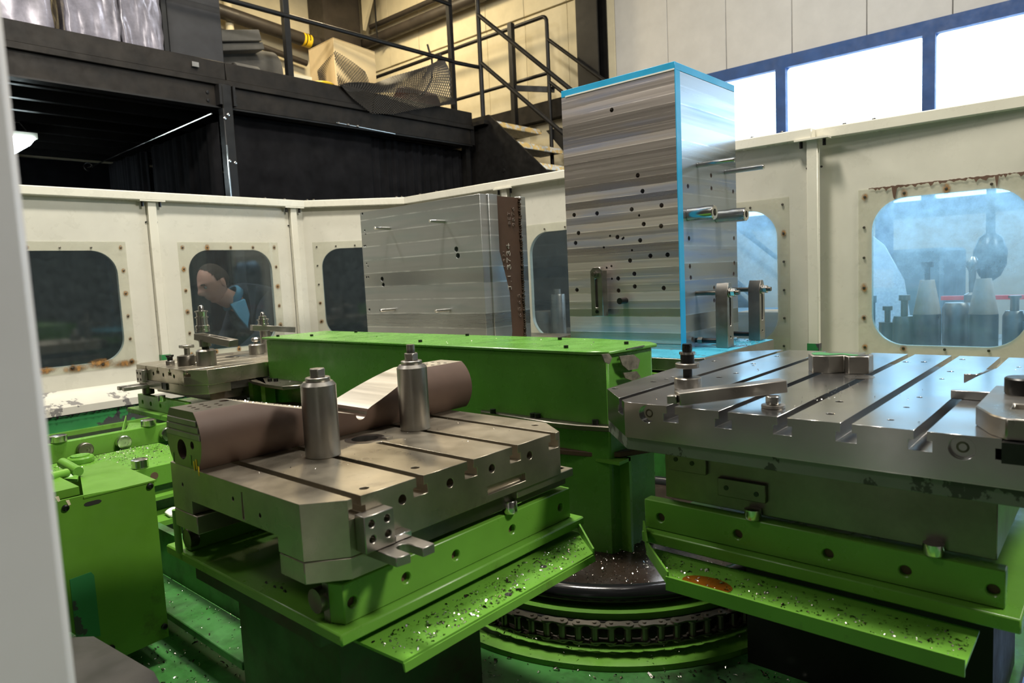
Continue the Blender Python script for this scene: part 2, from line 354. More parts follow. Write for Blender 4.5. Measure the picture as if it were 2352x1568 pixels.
# the long strip window
wn = tag(bpy.data.objects.new('window_1', None), kind='structure'); COL.objects.link(wn); wn.location = (X, -.6, .46)
part('window_frame', B(X-.03, X+.1, -5, 3.66, 1.76, 1.87), 'flare_blue_frame', wn); part('window_frame', B(X-.03, X+.1, -5, 3.66, .36, .46), 'flare_blue_frame', wn)
yy = 3.57
for k in range(8):
    part('mullion', B(X-.03, X+.09, yy, yy+.09, .46, 1.76), 'flare_blue_frame', wn)
    part('pane', prism(nb(), [(X+.03, u, v) for u, v in rrect(yy-1.09, yy, .46, 1.76, .03)], (.02, 0, 0)), 'pane', wn)
    yy -= 1.18
cb = root('building_column', (X-.1, 4.42, FL), 'black steel building column against the wall beside the staircase', 'column')
part('flange', B(X-.20, X-.18, 4.29, 4.56, FL, 4.5), 'black_steel', cb); part('web', B(X-.18, X-.02, 4.41, 4.43, FL, 4.5), 'black_steel', cb); part('flange', B(X-.02, X-.001, 4.29, 4.56, FL, 4.5), 'black_steel', cb)
cb = root('building_column', (6.1, 8.3, FL), 'dark steel corner column with a cream gusset under the ceiling', 'column')
part('column_shaft', B(5.75, 6.35, 8.25, 8.6, FL, 4.5), 'pipe', cb)
part('gusset', prism(nb(), [(6.36, 8.2, 4.4), (6.36, 7.7, 4.4), (6.36, 8.2, 3.55)], (.05, 0, 0)), 'pipe_cream', cb)
# pipes
def pipe(label, pts, r, mat='pipe'): return tag(obj('pipe', tube(nb(), pts, r, 16), mat), label, 'pipe')
pipe('thick dark pipe running along the cream wall behind the staircase', [(6.48, 8.4, 3.42), (6.48, 3.0, 3.40)], .075)
pipe('thin dark pipe above the thick one on the cream wall', [(6.5, 8.2, 3.62), (6.5, 3.0, 3.60)], .035)
p2 = tag(obj('pipe', tube(nb(), [(3.0, 8.42, 3.50), (5.75, 8.42, 3.28)], .085, 16), 'pipe'), 'thick dark pipe with a yellow tape band on the far wall', 'pipe')
part('tape_band', Cy((5.50, 8.42, 3.30), (5.62, 8.42, 3.29), .088), 'yellow', p2)
for k in range(2): part('tape_mark', Cy((5.53+.045*k, 8.42, 3.298), (5.545+.045*k, 8.42, 3.297), .0886), 'bolt', p2)
pipe('thin dark conduit running below the thick pipe on the far wall', [(3.0, 8.5, 3.36), (5.6, 8.5, 3.02)], .04)
pipe('upright cream pipe on the far wall beside the black cabinet', [(4.53, 8.5, 2.0), (4.53, 8.5, 4.4)], .05, 'pipe_cream')
tag(obj('hanger_rod', tube(nb(), [(6.4, 7.95, 4.4), (6.4, 7.95, 3.5), (6.42, 7.95, 3.33), (6.5, 7.95, 3.33)], .012, 8), 'black_steel'), 'thin black hanger rod dropping to the wall pipe', 'rod')
# ================================================================== mezzanine
mz = root('mezzanine_platform', (2.7, 5.25, FL), 'black timber and steel mezzanine platform over the curtained bay', 'platform')
part('kickboard', B(-2.0, 2.73, 5.25, 5.29, 1.60, 1.735), 'black_wood', mz, bevel=.004); part('kickboard', B(2.735, 5.43, 5.25, 5.29, 1.60, 1.735), 'black_wood', mz, bevel=.004)
part('edge_channel', B(-2.0, 5.43, 5.235, 5.35, 1.555, 1.598), 'black_wood', mz, bevel=.003)
part('beam', B(-2.0, 2.66, 5.26, 5.30, 1.39, 1.553), 'black_wood', mz, bevel=.003); part('beam', B(2.75, 5.40, 5.26, 5.30, 1.40, 1.553), 'black_wood', mz, bevel=.003)
part('bottom_flange', B(-2.0, 5.40, 5.235, 5.33, 1.38, 1.392), 'black_steel', mz)
part('deck', B(-2.0, 5.43, 5.30, 8.6, 1.60, 1.65), 'black_wood', mz)
for k in range(8): part('joist', B(-2.0, 5.4, 5.62+.38*k, 5.67+.38*k, 1.44, 1.598), 'black_steel', mz)
part('end_beam', B(5.40, 5.45, 5.25, 8.5, 1.40, 1.60), 'black_steel', mz)
part('column', B(2.665, 2.745, 5.20, 5.28, FL, 1.56), 'black_steel', mz, bevel=.006)
part('column', B(5.37, 5.43, 5.31, 5.37, FL, 1.40), 'black_steel', mz)
part('splice_plate', B(2.64, 2.66, 5.19, 5.26, 1.40, 1.55), 'black_steel', mz); part('splice_plate', B(2.75, 2.77, 5.19, 5.26, 1.40, 1.55), 'black_steel', mz)
part('reflection_strip', B(2.664, 2.672, 5.194, 5.2, .5, 1.1), 'bright', mz)  # thin bright strip stands in for a light reflection on the column
s0 = part('bolt', lathe(nb(), (2.70, 5.20, 1.33), [(.012, 0), (.011, .006), (.0, .010)], 12, (0, -1, 0)), 'bright', mz)
for d in ((-.03, 0, -.03), (.025, 0, -.36), (-.02, 0, -.35), (.03, 0, -.75)): inst(s0, d)
for x in (2.58, 2.80):
    for z in (1.43, 1.49): part('bolt', lathe(nb(), (x, 5.26, z), [(.012, 0), (.011, .008), (0, .010)], 10, (0, -1, 0)), 'black_steel', mz)
part('bracket', B(2.47, 2.52, 5.23, 5.25, 1.655, 1.69), 'steel', mz)
rl = root('guard_railing', (3.33, 5.27, 1.65), 'black guard railing along the mezzanine edge', 'railing')
part('post', B(3.305, 3.36, 5.295, 5.345, 1.65, 3.0), 'black_steel', rl, bevel=.003); part('post', B(5.215, 5.265, 5.295, 5.345, 1.65, 3.0), 'black_steel', rl, bevel=.003); part('post', B(1.0, 1.05, 5.295, 5.345, 1.65, 3.0), 'black_steel', rl, bevel=.003)
for z in (2.235, 2.80): part('rail', Cy((-2, 5.30, z), (5.24, 5.30, z), .02, n=16), 'black_steel', rl)
part('end_rail', Cy((5.24, 5.32, 2.235), (5.6, 5.27, 2.235), .02, n=12), 'black_steel', rl)
# ---- things on the deck
def wrapped(x0, x1, y0, lab):
    bm = nb(); bmesh.ops.create_cube(bm, size=1); bmesh.ops.subdivide_edges(bm, edges=bm.edges, cuts=14, use_grid_fill=True)
    for v in bm.verts:
        v.co = Vector((x0+(v.co.x+.5)*(x1-x0), y0+(v.co.y+.5)*.5, 1.65+(v.co.z+.5)*1.1))
        v.co += Vector((random.uniform(-1, 1), random.uniform(-1, 1), random.uniform(-.4, .4)))*.008
    tag(obj('wrapped_bundle', bm, 'wrap', angle=180), lab, 'wrapped bundle')
wrapped(1.0, 1.62, 5.34, 'plastic wrapped bundle at the left end of the mezzanine')
wrapped(1.70, 2.03, 5.34, 'plastic wrapped bundle second from left on the mezzanine')
wrapped(2.05, 2.33, 5.36, 'greyer plastic wrapped bundle beside the black cabinet')
cbn = root('dark_cabinet', (2.6, 5.6, 1.65), 'tall dark grey cabinet between wrapped bundle and foam roll', 'cabinet')
part('body', B(2.40, 2.82, 5.42, 5.8, 1.652, 2.9), 'cabinet', cbn, bevel=.006); part('corner_post', B(2.345, 2.398, 5.40, 5.8, 1.652, 2.9), 'black_steel', cbn, bevel=.01)
fr = root('foam_roll', (3.2, 5.85, 1.65), 'large dark grey foam roll lying on the mezzanine', 'roll')
part('roll', lathe(nb(), (2.95, 5.92, 1.88), [(.06, 0), (.19, .0), (.20, .01), (.20, .56), (.19, .57), (.10, .57)], 40, (1, -.05, .06)), 'foam', fr)
part('roll_core', lathe(nb(), (2.93, 5.50, 1.742), [(.035, 0), (.085, 0), (.09, .01), (.09, .20), (.03, .2)], 28, (1, 0, 0)), 'foam', fr)
sb = root('foam_offcut', (3.0, 5.7, 2.05), 'flat dark foam wedge tilted on top of the foam roll', 'foam')
part('slab', beam(nb(), (2.84, 5.72, 2.04), (3.24, 5.72, 2.13), .3, .09), 'foam', sb, bevel=.005); part('slab', beam(nb(), (2.9, 5.75, 1.97), (3.28, 5.75, 2.06), .3, .06), 'foam', sb, bevel=.005)
cx = root('cardboard_box', (3.95, 5.6, 1.65), 'tan cardboard box behind the railing under black netting', 'box')
ka, kb_, kc = [at(px, py, 2.20) for px, py in ((708, 115), (765, 86), (861, 119))]; kd = ka+kc-kb_; q4 = [(v.x, v.y) for v in (ka, kb_, kc, kd)]
part('carton', pz(nb(), q4, 1.652, 2.196), 'card', cx, bevel=.004)
part('flap', pz(nb(), [q4[0], q4[1], ((q4[1][0]+q4[2][0])/2-.002, (q4[1][1]+q4[2][1])/2), ((q4[0][0]+q4[3][0])/2-.002, (q4[0][1]+q4[3][1])/2)], 2.197, 2.201), 'card', cx); part('flap', pz(nb(), [((q4[1][0]+q4[2][0])/2+.002, (q4[1][1]+q4[2][1])/2), q4[2], q4[3], ((q4[0][0]+q4[3][0])/2+.002, (q4[0][1]+q4[3][1])/2)], 2.197, 2.201), 'card', cx)
tag(obj('yellow_lid', lathe(nb(), (3.69, 5.40, 1.735), [(.0, 0), (.11, 0), (.12, .02), (.10, .035), (0, .045)], 28), 'yellow'), 'yellow round lid lying before the cardboard box', 'lid')
tag(obj('maroon_roll', lathe(nb(), (4.68, 5.50, 1.79), [(0, 0), (.13, 0), (.14, .01), (.14, .40), (.12, .42), (0, .42)], 32, (1, 0, 0)), 'maroon'), 'dark red roll lying under the black netting', 'roll')
tag(obj('white_sheet', B(3.36, 3.58, 5.37, 5.7, 1.652, 1.80), 'pipe_cream'), 'low pale box left of the cardboard box', 'box')
def net():
    nu, nv = 74, 30; bm = nb(); g = []
    for i in range(nu+1):
        s = i/nu; row = []
        for j in range(nv+1):
            t = j/nv
            x = 3.80 + 1.25*s + .12*math.sin(6*t+2*s); 
            top = 1.86 + .16*math.sin(3.1*s) + .30*max(0, s-.80)**1.1*4*t
            zz = top*t + (1-t)*(1.40 + .22*abs(s-.35)**1.4*3)
            y = 5.225 - .03*math.sin(9*s+3*t) + (.30*t**2)
            if t < .55: y = 5.205 - .02*math.sin(8*s)
            row.append(bm.verts.new((x, y, zz)))
        g.append(row)
    for i in range(nu):
        for j in range(nv):
            if (i+j) % 2 == 0: bm.faces.new((g[i][j], g[i+1][j], g[i+1][j+1], g[i][j+1]))
    return bm
def wires(bm_faces, r=.0022):
    """a net: thin three-sided strands along every mesh edge"""
    out = nb()
    for e in bm_faces.edges:
        a, b = e.verts[0].co, e.verts[1].co; d = b-a
        if d.length < 1e-5: continue
        u, v = frame(d); A = [out.verts.new(a+(u*math.cos(2.1*k)+v*math.sin(2.1*k))*r) for k in range(3)]; Bv = [out.verts.new(b+(u*math.cos(2.1*k)+v*math.sin(2.1*k))*r) for k in range(3)]
        for k in range(3): out.faces.new((A[k], A[(k+1) % 3], Bv[(k+1) % 3], Bv[k]))
    bm_faces.free(); return out
def netgrid(fn, nu, nv, r):
    bm = nb(); g = [[bm.verts.new(fn((i+(.5 if j % 2 else 0))/nu, j/nv)) for j in range(nv+1)] for i in range(nu+1)]
    for j in range(nv):
        for i in range(nu+1):
            bm.edges.new((g[i][j], g[i][j+1])); k = i+1 if j % 2 else i-1
            if 0 <= k <= nu: bm.edges.new((g[i][j], g[k][j+1]))
    return wires(bm, r)
def poly(pts, s):
    k = min(len(pts)-2, int(s*(len(pts)-1))); return pts[k].lerp(pts[k+1], s*(len(pts)-1)-k)
LOW = [aty(px, py, 5.212) for px, py in ((786, 198), (815, 228), (852, 262), (905, 262), (950, 252), (1000, 244), (1046, 238))]
MID = [aty(px, py, 5.222) for px, py in ((782, 194), (820, 204), (860, 213), (905, 214), (950, 216), (1000, 218), (1040, 226))]
UPP = [aty(px, py, 5.34) for px, py in ((796, 192), (862, 192), (905, 174), (955, 160), (985, 150), (1000, 142), (1012, 122))]
def f_front(s, t):
    p = poly(LOW, s).lerp(poly(MID, s), t); p.y += .012*math.sin(14*s+2*t); return p
def f_top(s, t):
    p = poly(MID, s).lerp(poly(UPP, s), t); p.y += .03*math.sin(8*s+5*t) - .02*math.sin(math.pi*t); p.z += .012*math.sin(17*s)*math.sin(math.pi*t); return p
def f_box(s, t):
    if s < .5: p = ka.lerp(kb_, .3+s*1.4)
    else: p = kb_.lerp(kc, (s-.5)*1.3)
    z0 = 1.75; z1 = 2.08 - .2*abs(s-.5)
    return (p.x+.10*(1-t)*(s-.2), p.y-.015-.02*math.sin(5*s+4*t), z0+(z1-z0)*t)
nr = root('black_netting', (4.3, 5.25, 1.4), 'black plastic netting draped over the mezzanine edge and box', 'netting')
part('net_sheet', netgrid(f_front, 50, 16, .0036), 'net', nr, smooth=False)['kind'] = 'stuff'
part('net_sheet', netgrid(f_top, 50, 16, .0050), 'net', nr, smooth=False)['kind'] = 'stuff'
part('net_sheet', netgrid(f_box, 28, 20, .0028), 'net', nr, smooth=False)['kind'] = 'stuff'
part('curled_edge', tube(nb(), [(4.80, 5.36, 1.83), (4.90, 5.36, 1.90), (4.97, 5.36, 2.0), (5.00, 5.36, 2.12), (5.0, 5.36, 2.22), (4.97, 5.36, 2.30), (4.95, 5.36, 2.36)], .010, 8), 'net', nr)
# ---- curtains and wires
def curtain(fn, length, z0, z1, amp, freq, label, n=260):
    bm = nb(); a = []
    ph = random.uniform(0, 6)
    for i in range(n+1):
        s = i/n; off = amp*(math.sin(s*length*freq+ph)*.6 + math.sin(s*length*freq*.37+2+ph)*.5 + .25*math.sin(s*length*freq*2.3))
        col = []
        for k in range(7):
            t = k/6; p = fn(s, off*(.4+.6*(1-t))); col.append(bm.verts.new((p[0], p[1], z0+(z1-z0)*t)))
        a.append(col)
    for i in range(n):
        for k in range(6): bm.faces.new((a[i][k], a[i+1][k], a[i+1][k+1], a[i][k+1]))
    o = obj('curtain', bm, 'black_cloth', angle=180); m = o.modifiers.new('s', 'SOLIDIFY'); m.thickness = .004; return tag(o, label, 'curtain')
curtain(lambda s, f: (2.76+1.4*s, 5.36+f*.35, 0), 1.4, -1.4, 1.37, .03, 22, 'smooth black curtain hanging right of the mezzanine column')
curtain(lambda s, f: (4.10+1.42*s, 5.39+f, 0), 1.42, -1.4, 1.36, .035, 60, 'tightly pleated black curtain next to the staircase side')
curtain(lambda s, f: (2.66+f, 5.30+1.25*s, 0), 1.25, -1.4, 1.29, .03, 30, 'black curtain along the wire left of the mezzanine column')
curtain(lambda s, f: (2.64+f, 6.62+.9*s, 0), .9, -1.4, 1.27, .05, 60, 'bunched black curtain at the far end of the wire')
wr1 = root('curtain_wire', (2.62, 6.0, 1.3), 'thin curtain wire with hook under the mezzanine', 'wire')
part('wire', tube(nb(), [(2.60, 5.26, 1.335), (2.60, 8.0, 1.30)], .006, 6), 'bright', wr1); part('hook', tube(nb(), [(2.60+.04*math.cos(a), 8.0+.04*math.sin(a)*0-.02, 1.31+.04*math.sin(a)) for a in [k*.5 for k in range(11)]], .006, 6), 'bright', wr1)
wr2 = root('curtain_wire', (4.0, 5.2, 1.39), 'short bright wire with turnbuckle on the mezzanine beam', 'wire')
part('wire', tube(nb(), [(3.70, 5.225, 1.405), (4.35, 5.225, 1.385)], .004, 6), 'bright', wr2)
for q in (0, .1, .2): part('clip', lathe(nb(), (3.72+q, 5.225, 1.39), [(0, 0), (.014, .006), (.014, .018), (0, .026)], 10), 'bright', wr2)
# ---- the fluorescent lamp under the deck
lp = root('fluorescent_lamp', (1.66, 7.2, 1.3), 'bright fluorescent lamp hanging under the mezzanine', 'lamp')
part('housing', B(1.52, 1.84, 6.72, 7.72, 1.30, 1.345), 'cream_rail', lp); part('diffuser', prism(nb(), [(1.54, 6.70, 1.298), (1.82, 6.70, 1.298), (1.78, 6.72, 1.24), (1.58, 6.72, 1.24)], (0, 1.0, 0)), 'tube_light', lp)
part('hanger', tube(nb(), [(1.58, 6.8, 1.345), (1.62, 6.8, 1.42), (1.74, 6.8, 1.43), (1.80, 6.8, 1.345)], .008, 6), 'bright', lp)
curtain(lambda s, f: (-3.0+8.2*s, 8.35+f, 0), 8.2, FL+.02, 1.42, .04, 14, 'long black curtain closing the far side of the bay under the mezzanine')
tag(obj('pale_board', B(1.3, 2.0, 8.1, 8.15, .3, .95), 'wall'), 'pale board leaning in the dark bay under the mezzanine', 'board')
# ================================================================== staircase
stc = root('steel_staircase', (5.95, 4.0, FL), 'black steel staircase with yellow nosings down from the mezzanine', 'staircase')
part('side_panel', prism(nb(), [(5.52, 5.45, 1.70), (5.52, 5.10, 1.70), (5.52, 1.55, FL), (5.52, 5.45, FL)], (.03, 0, 0)), 'black_steel', stc)
part('side_panel', prism(nb(), [(6.36, 5.0, 1.62), (6.36, 4.8, 1.62), (6.36, 1.55, -1.40), (6.36, 1.55, FL), (6.36, 2.2, FL)], (.03, 0, 0)), 'black_steel', stc)
part('landing', B(5.45, 6.40, 5.10, 8.2, 1.60, 1.64), 'black_wood', stc)
for k in range(10):
    y, z = 5.085-.285*k, 1.645-.258*k
    part('tread', B(5.551, 6.355, y, y+.29, z-.055, z-.005), 'tread_blk', stc)
    part('nosing', prism(nb(), [(5.552, y-.002, z), (5.552, y-.035, z-.06), (5.552, y-.030, z-.065), (5.552, y+.01, z-.004)], (.80, 0, 0)), 'tread', stc)
for z in (.9, 1.1, .7, .5): part('bolt', lathe(nb(), (5.52, 4.95-(1.2-z)*.3, z), [(.02, 0), (.018, .008), (0, .01)], 10, (-1, 0, 0)), 'black_steel', stc)
hs = root('stair_handrail', (5.6, 5.25, 1.62), 'black tube handrail on the near side of the stairs', 'handrail')
part('post', Cy((5.6, 5.25, 1.60), (5.6, 5.25, 3.1), .024, n=16), 'black_steel', hs)
for z in (2.77, 2.28): part('rail', Cy((5.6, 5.25, z), (5.6, 2.3, z-2.95*.865), .022, n=16), 'black_steel', hs)
hs = root('stair_handrail', (6.35, 4.92, 1.62), 'black tube handrail with rounded corner on the far side of the stairs', 'handrail')
pts = [(6.35, 4.92, 1.2), (6.35, 4.92, 2.76)] + [(6.35, 4.98-.06*math.cos(a), 2.79+.06*math.sin(a)) for a in (.3, .7, 1.1, 1.5)] + [(6.35, 8.1, 2.85)]
part('post_and_rail', tube(nb(), pts, .022, 16), 'black_steel', hs)
part('mid_rail', Cy((6.35, 4.92, 2.235), (6.35, 8.1, 2.235), .020, n=16), 'black_steel', hs)
for z in (2.60, 2.14): part('rail', Cy((6.35, 4.92, z), (6.35, 2.4, z-2.52*.83), .020, n=16), 'black_steel', hs)
part('square_post', B(6.15, 6.21, 5.27, 5.33, 1.65, 2.83), 'black_steel', hs, bevel=.003); part('cross_bar', beam(nb(), (6.18, 5.30, 2.12), (6.42, 4.9, 2.06), .03, .06), 'black_steel', hs)
# ================================================================== enclosure of the machine
def wallpoint(o, d, nrm):
    o, d, nrm = Vector(o), Vector(d).normalized(), Vector(nrm).normalized()
    return lambda u, z, out=0: (o + d*u + nrm*out + Vector((0, 0, z)))
me_ = root('machine_enclosure', (2.49, 3.9, -.47), 'cream panelled machine enclosure with rounded rusty windows', 'machine enclosure')
def panel(o, d, nrm, u0, u1, plate, label, pane, screws=True, rust=.5, gl=.05, lowrust=0):
    """cream panel from u0 to u1; plate = (left, right) of the screwed acrylic sheet"""
    W = wallpoint(o, d, nrm)
    bm = prism(nb(), [W(u0, -.47), W(u1, -.47), W(u1, .50), W(u0, .50)], Vector(nrm).normalized()*-.02)
    if plate:
        a, b = plate; g0, g1 = a+gl, b-gl; win = rrect(g0, g1, -.34, .23, .12, 10)
        bm = cut(bm, prism(nb(), [W(u, z, .05) for u, z in win], Vector(nrm).normalized()*-.12))
    r = part('panel', bm, 'cream', me_); r['label'] = label
    if plate:
        ac = prism(nb(), [W(a, -.375, .001), W(b, -.375, .001), W(b, .275, .001), W(a, .275, .001)], Vector(nrm).normalized()*.004)
        ac = cut(ac, prism(nb(), [W(u, z, .05) for u, z in win], Vector(nrm).normalized()*-.12))
        part('window_sheet', ac, 'acrylic', r)
        part('pane', prism(nb(), [W(u, z, .001) for u, z in win], Vector(nrm).normalized()*.003), pane, r)
        pos = []
        for k in range(5): t = (k+.25)/4.5; pos += [(a+.025+(b-a-.05)*k/4, .245), (a+.025+(b-a-.05)*k/4, -.352)]
        for k in range(1, 5): z = .245-.597*k/5; pos += [(a+.022, z), (b-.022, z)]
        s = part('screw', lathe(nb(), W(pos[0][0], pos[0][1], .0045), [(.0055, 0), (.005, .003), (.003, .0035), (0, .003)], 10, nrm), 'steel_dark', r)
        for u, z in pos[1:]: inst(s, W(u, z)-W(pos[0][0], pos[0][1]))
        for u, z in pos:
            if random.random() < rust:
                q = random.uniform(.012, .022); stain(W, u, z, q, q*random.uniform(1, 1.4), r)
        if lowrust:
            for k in range(lowrust):
                u = a + (b-a)*(k+.5)/lowrust; stain(W, u+random.uniform(-.02, .02), -.358+random.uniform(-.005, .012), random.uniform(.08, .12), random.uniform(.025, .042), r)
    return r
def stain(W, u, z, a, b, parent):
    bm = nb(); uv = bm.loops.layers.uv.new('UVMap'); v = [bm.verts.new(W(u+p*a, z+q*b, .0056)) for p, q in ((-1, -1), (1, -1), (1, 1), (-1, 1))]; f = bm.faces.new(v)
    for l, c in zip(f.loops, ((0, 0), (1, 0), (1, 1), (0, 1))): l[uv].uv = c
    return part('rust_stain', bm, 'rust', parent, smooth=False)
def epost(o, d, nrm, u, label, green=False, z1=.49):
    W = wallpoint(o, d, nrm); n = Vector(nrm).normalized()
    r = part('post', prism(nb(), [W(u-.021, -.45, .002), W(u+.021, -.45, .002), W(u+.021, z1, .002), W(u-.021, z1, .002)], n*.028), 'cream_rail', me_, bevel=.002)
    part('cap_plate', prism(nb(), [W(u-.065, z1-.004, .002), W(u+.065, z1-.004, .002), W(u+.065, z1+.003, .002), W(u-.065, z1+.003, .002)], n*.045), 'cream_rail', r)
    for s in (-1, 1):
        part('bolt', Cy(W(u+s*.045, z1-.004, .022), W(u+s*.045, z1-.03, .022), .007, n=8), 'bolt', r)
        part('screw', lathe(nb(), W(u+s*.028, z1-.11, .003), [(.005, 0), (.004, .004), (0, .005)], 8, nrm), 'bolt', r)
    if green: part('green_foot', prism(nb(), [W(u-.024, -.37, .001), W(u+.024, -.37, .001), W(u+.024, -.335, .001), W(u-.024, -.335, .001)], n*.032), 'green_chip', r)
    return r
def erail(p0, p1, nrm, label):
    r = part('top_rail', beam(nb(), (p0[0], p0[1], .513), (p1[0], p1[1], .513), .055, .044), 'cream_rail', me_, bevel=.004)
    p0, p1 = Vector((p0[0], p0[1], 0)), Vector((p1[0], p1[1], 0)); 
    for t in (.06, .12, .9, .95): q = p0.lerp(p1, t); part('bolt', lathe(nb(), (q.x, q.y, .535), [(.008, 0), (.008, .006), (.004, .009), (0, .009)], 8), 'steel_dark', r)
# wall 1 (x runs along it), wall 2 (the chamfer), wall 3 and 4 (y runs along them)
w1 = ((0, 3.95, 0), (1, 0, 0), (0, -1, 0)); c0, c1 = Vector((2.49, 3.95, 0)), Vector((2.985, 3.515, 0)); d2 = (c1-c0).normalized(); n2 = Vector((d2.y, -d2.x, 0))
if n2.dot(Vector((-1, -1, 0))) < 0: n2 = -n2
w2 = (c0, d2, n2); w3 = ((2.985, 0, 0), (0, -1, 0), (-1, 0, 0)); w4 = ((3.03, 0, 0), (0, -1, 0), (-1, 0, 0))
panel(*w1, .745, 1.545, (.82, 1.425), 'leftmost cream machine panel with heavy orange rust under its window', 'pane_left', rust=.85, lowrust=5)
panel(*w1, -.10, .735, (0, .6), 'cream machine panel hidden behind the near white post', 'pane_left')
panel(*w1, 1.588, 2.39, (1.693, 2.30), 'cream machine panel whose window frames the man', 'pane_left', rust=1)
panel(*w1, 2.435, 2.49, None, 'narrow cream filler panel at the left corner post', 'pane_left')
panel(*w2, 0, (c1-c0).length, (.05, .58), 'angled cream machine panel behind the upright milled plate', 'pane_left', rust=.4)
panel(*w3, -3.515, -2.665, (-3.4, -2.8), 'cream machine panel hidden behind the upright milled plate', 'pane_left')
panel(*w3, -2.62, -1.83, (-2.545, -1.94), 'cream machine panel between upright plate and milled tower', 'pane_left', rust=.4)
panel(*w3, -1.79, -.966, (-1.68, -1.076), 'cream machine panel right of the milled tower', 'pane_right', rust=.35)
panel(*w4, -.985, -.10, (-.819, -.215), 'right cream machine panel with large blue hazy window', 'pane_right', rust=.5, lowrust=0)
panel(*w4, -.05, .8, (.05, .65), 'cream machine panel beyond the right edge', 'pane_right')
epost(*w1, .74, 'cream enclosure post hidden by the near white post'); epost(*w1, 1.566, 'cream enclosure post between rusty window and man window', True); epost(*w1, 2.412, 'cream enclosure post right of the man window')
epost(*w3, -2.642, 'cream enclosure post behind the upright milled plate'); epost(*w3, -1.81, 'cream enclosure post behind the milled tower'); epost(*w3, -.972, 'cream enclosure post with green foot left of the big blue window', True); epost(*w4, -.075, 'cream enclosure post right of the big blue window')
erail((-.1, 3.93), (2.49, 3.93), 0, 'cream top rail over the man window'); erail((2.48, 3.94), (2.98, 3.50), 0, 'short angled cream top rail at the corner')
erail((2.975, 3.52), (2.975, .97), 0, 'cream top rail passing behind the milled tower'); erail((3.02, .975), (3.07, -.8), 0, 'cream top rail over the big blue window')
# paint flake patches round the top edge of the right window sheet
W4 = wallpoint(*w4); rr = random.Random(11)
def flakestrip(W, u0, u1, z0, amp, n, up=False):
    top = [W(u0+(u1-u0)*k/n, z0+rr.uniform(-.001, .002), .0058) for k in range(n+1)]
    low = [W(u0+(u1-u0)*k/n, z0+(1 if up else -1)*abs(rr.gauss(0, 1))*amp*(2.4 if rr.random() < .12 else .8) - .001, .0058) for k in range(n, -1, -1)]
    bm = nb(); T = [bm.verts.new(p) for p in top]; L = [bm.verts.new(p) for p in low[::-1]]
    for k in range(n): bm.faces.new((T[k], T[k+1], L[k+1], L[k]))
    return bm
part('flaked_paint', flakestrip(W4, -.78, -.22, .276, .009, 90), 'rust_brown', me_, smooth=False)
part('flaked_paint', flakestrip(wallpoint((0, 3.8, 0), (1, 0, 0), (0, -1, 0)), .5, 1.6, -.561, .006, 160), 'bolt', me_, smooth=False)
# ledge and machine base below wall 1
lg = root('machine_ledge', (1.2, 3.85, -.65), 'worn cream ledge below the enclosure over chipped green paint', 'machine ledge')
part('ledge', prism(nb(), [(-.2, 3.96, -.455), (-.2, 3.80, -.525), (-.2, 3.80, -.56), (-.2, 3.96, -.56)], (2.9, 0, 0)), 'cream_worn', lg)
part('green_band', B(-.2, 2.7, 3.81, 3.95, -.80, -.56), 'green_chip', lg); part('lip', B(-.2, 2.7, 3.78, 3.81, -.66, -.64), 'green', lg)
lg = root('machine_ledge', (2.98, 2.0, -.65), 'cream ledge below the right hand enclosure panels', 'machine ledge')
part('ledge', prism(nb(), [(3.02, -.6, -.455), (2.90, -.6, -.525), (2.90, -.6, -.56), (3.02, -.6, -.56)], (0, 4.1, 0)), 'cream_worn', lg); part('green_band', B(2.91, 3.0, -.6, 3.5, -.80, -.56), 'green_chip', lg)
# ================================================================== machine floor
mf = root('machine_bed', (1.2, 1.5, FL), 'green painted machine bed covered in swarf and oil', 'machine bed')
part('bed_plate', B(-.6, 3.0, -.6, 3.95, -.84, -.80), 'green_dark', mf); part('bed_body', B(-.6, 3.0, -.6, 3.95, FL, -.84), 'black_steel', mf)
part('channel', B(-.2, 2.8, 2.60, 3.78, -.70, -.66), 'black_steel', mf)
part('swarf_layer', B(1.35, 2.3, -.25, .13, -.80, -.79), 'gravel', mf)
# carousel
CX, CY = 1.53, 1.05
cr = root('carousel', (CX, CY, -.80), 'green round carousel with black ring and oily hub', 'carousel')
part('lower_disc', lathe(nb(), (CX, CY, -.80), [(.515, 0), (.515, .012), (.50, .016), (0, .016)], 96), 'green', cr)
part('disc', lathe(nb(), (CX, CY, -.775), [(.40, .01), (.44, .01), (.445, .062), (.44, .067), (0, .067)], 96), 'green', cr)
part('sprocket_shade', lathe(nb(), (CX, CY, -.772), [(.44, 0), (.453, 0), (.453, .044), (.44, .044)], 96), 'black_steel', cr)  # black sprocket band put in for the dark shade behind the chain
part('hub', lathe(nb(), (CX, CY, -.715), [(.405, 0), (.405, .02), (.38, .035), (0, .04)], 72), paint('oily_black', (.02, .014, .01), .15, .5), cr)
tr_ = nb(); 
for i in range(96): pass
part('black_ring', tube(tr_, [(CX+.415*math.cos(2*math.pi*i/96), CY+.415*math.sin(2*math.pi*i/96), -.685) for i in range(97)], .021, 16, caps=False), flat('glossy_black_hose', (.012, .012, .014), .16), cr)
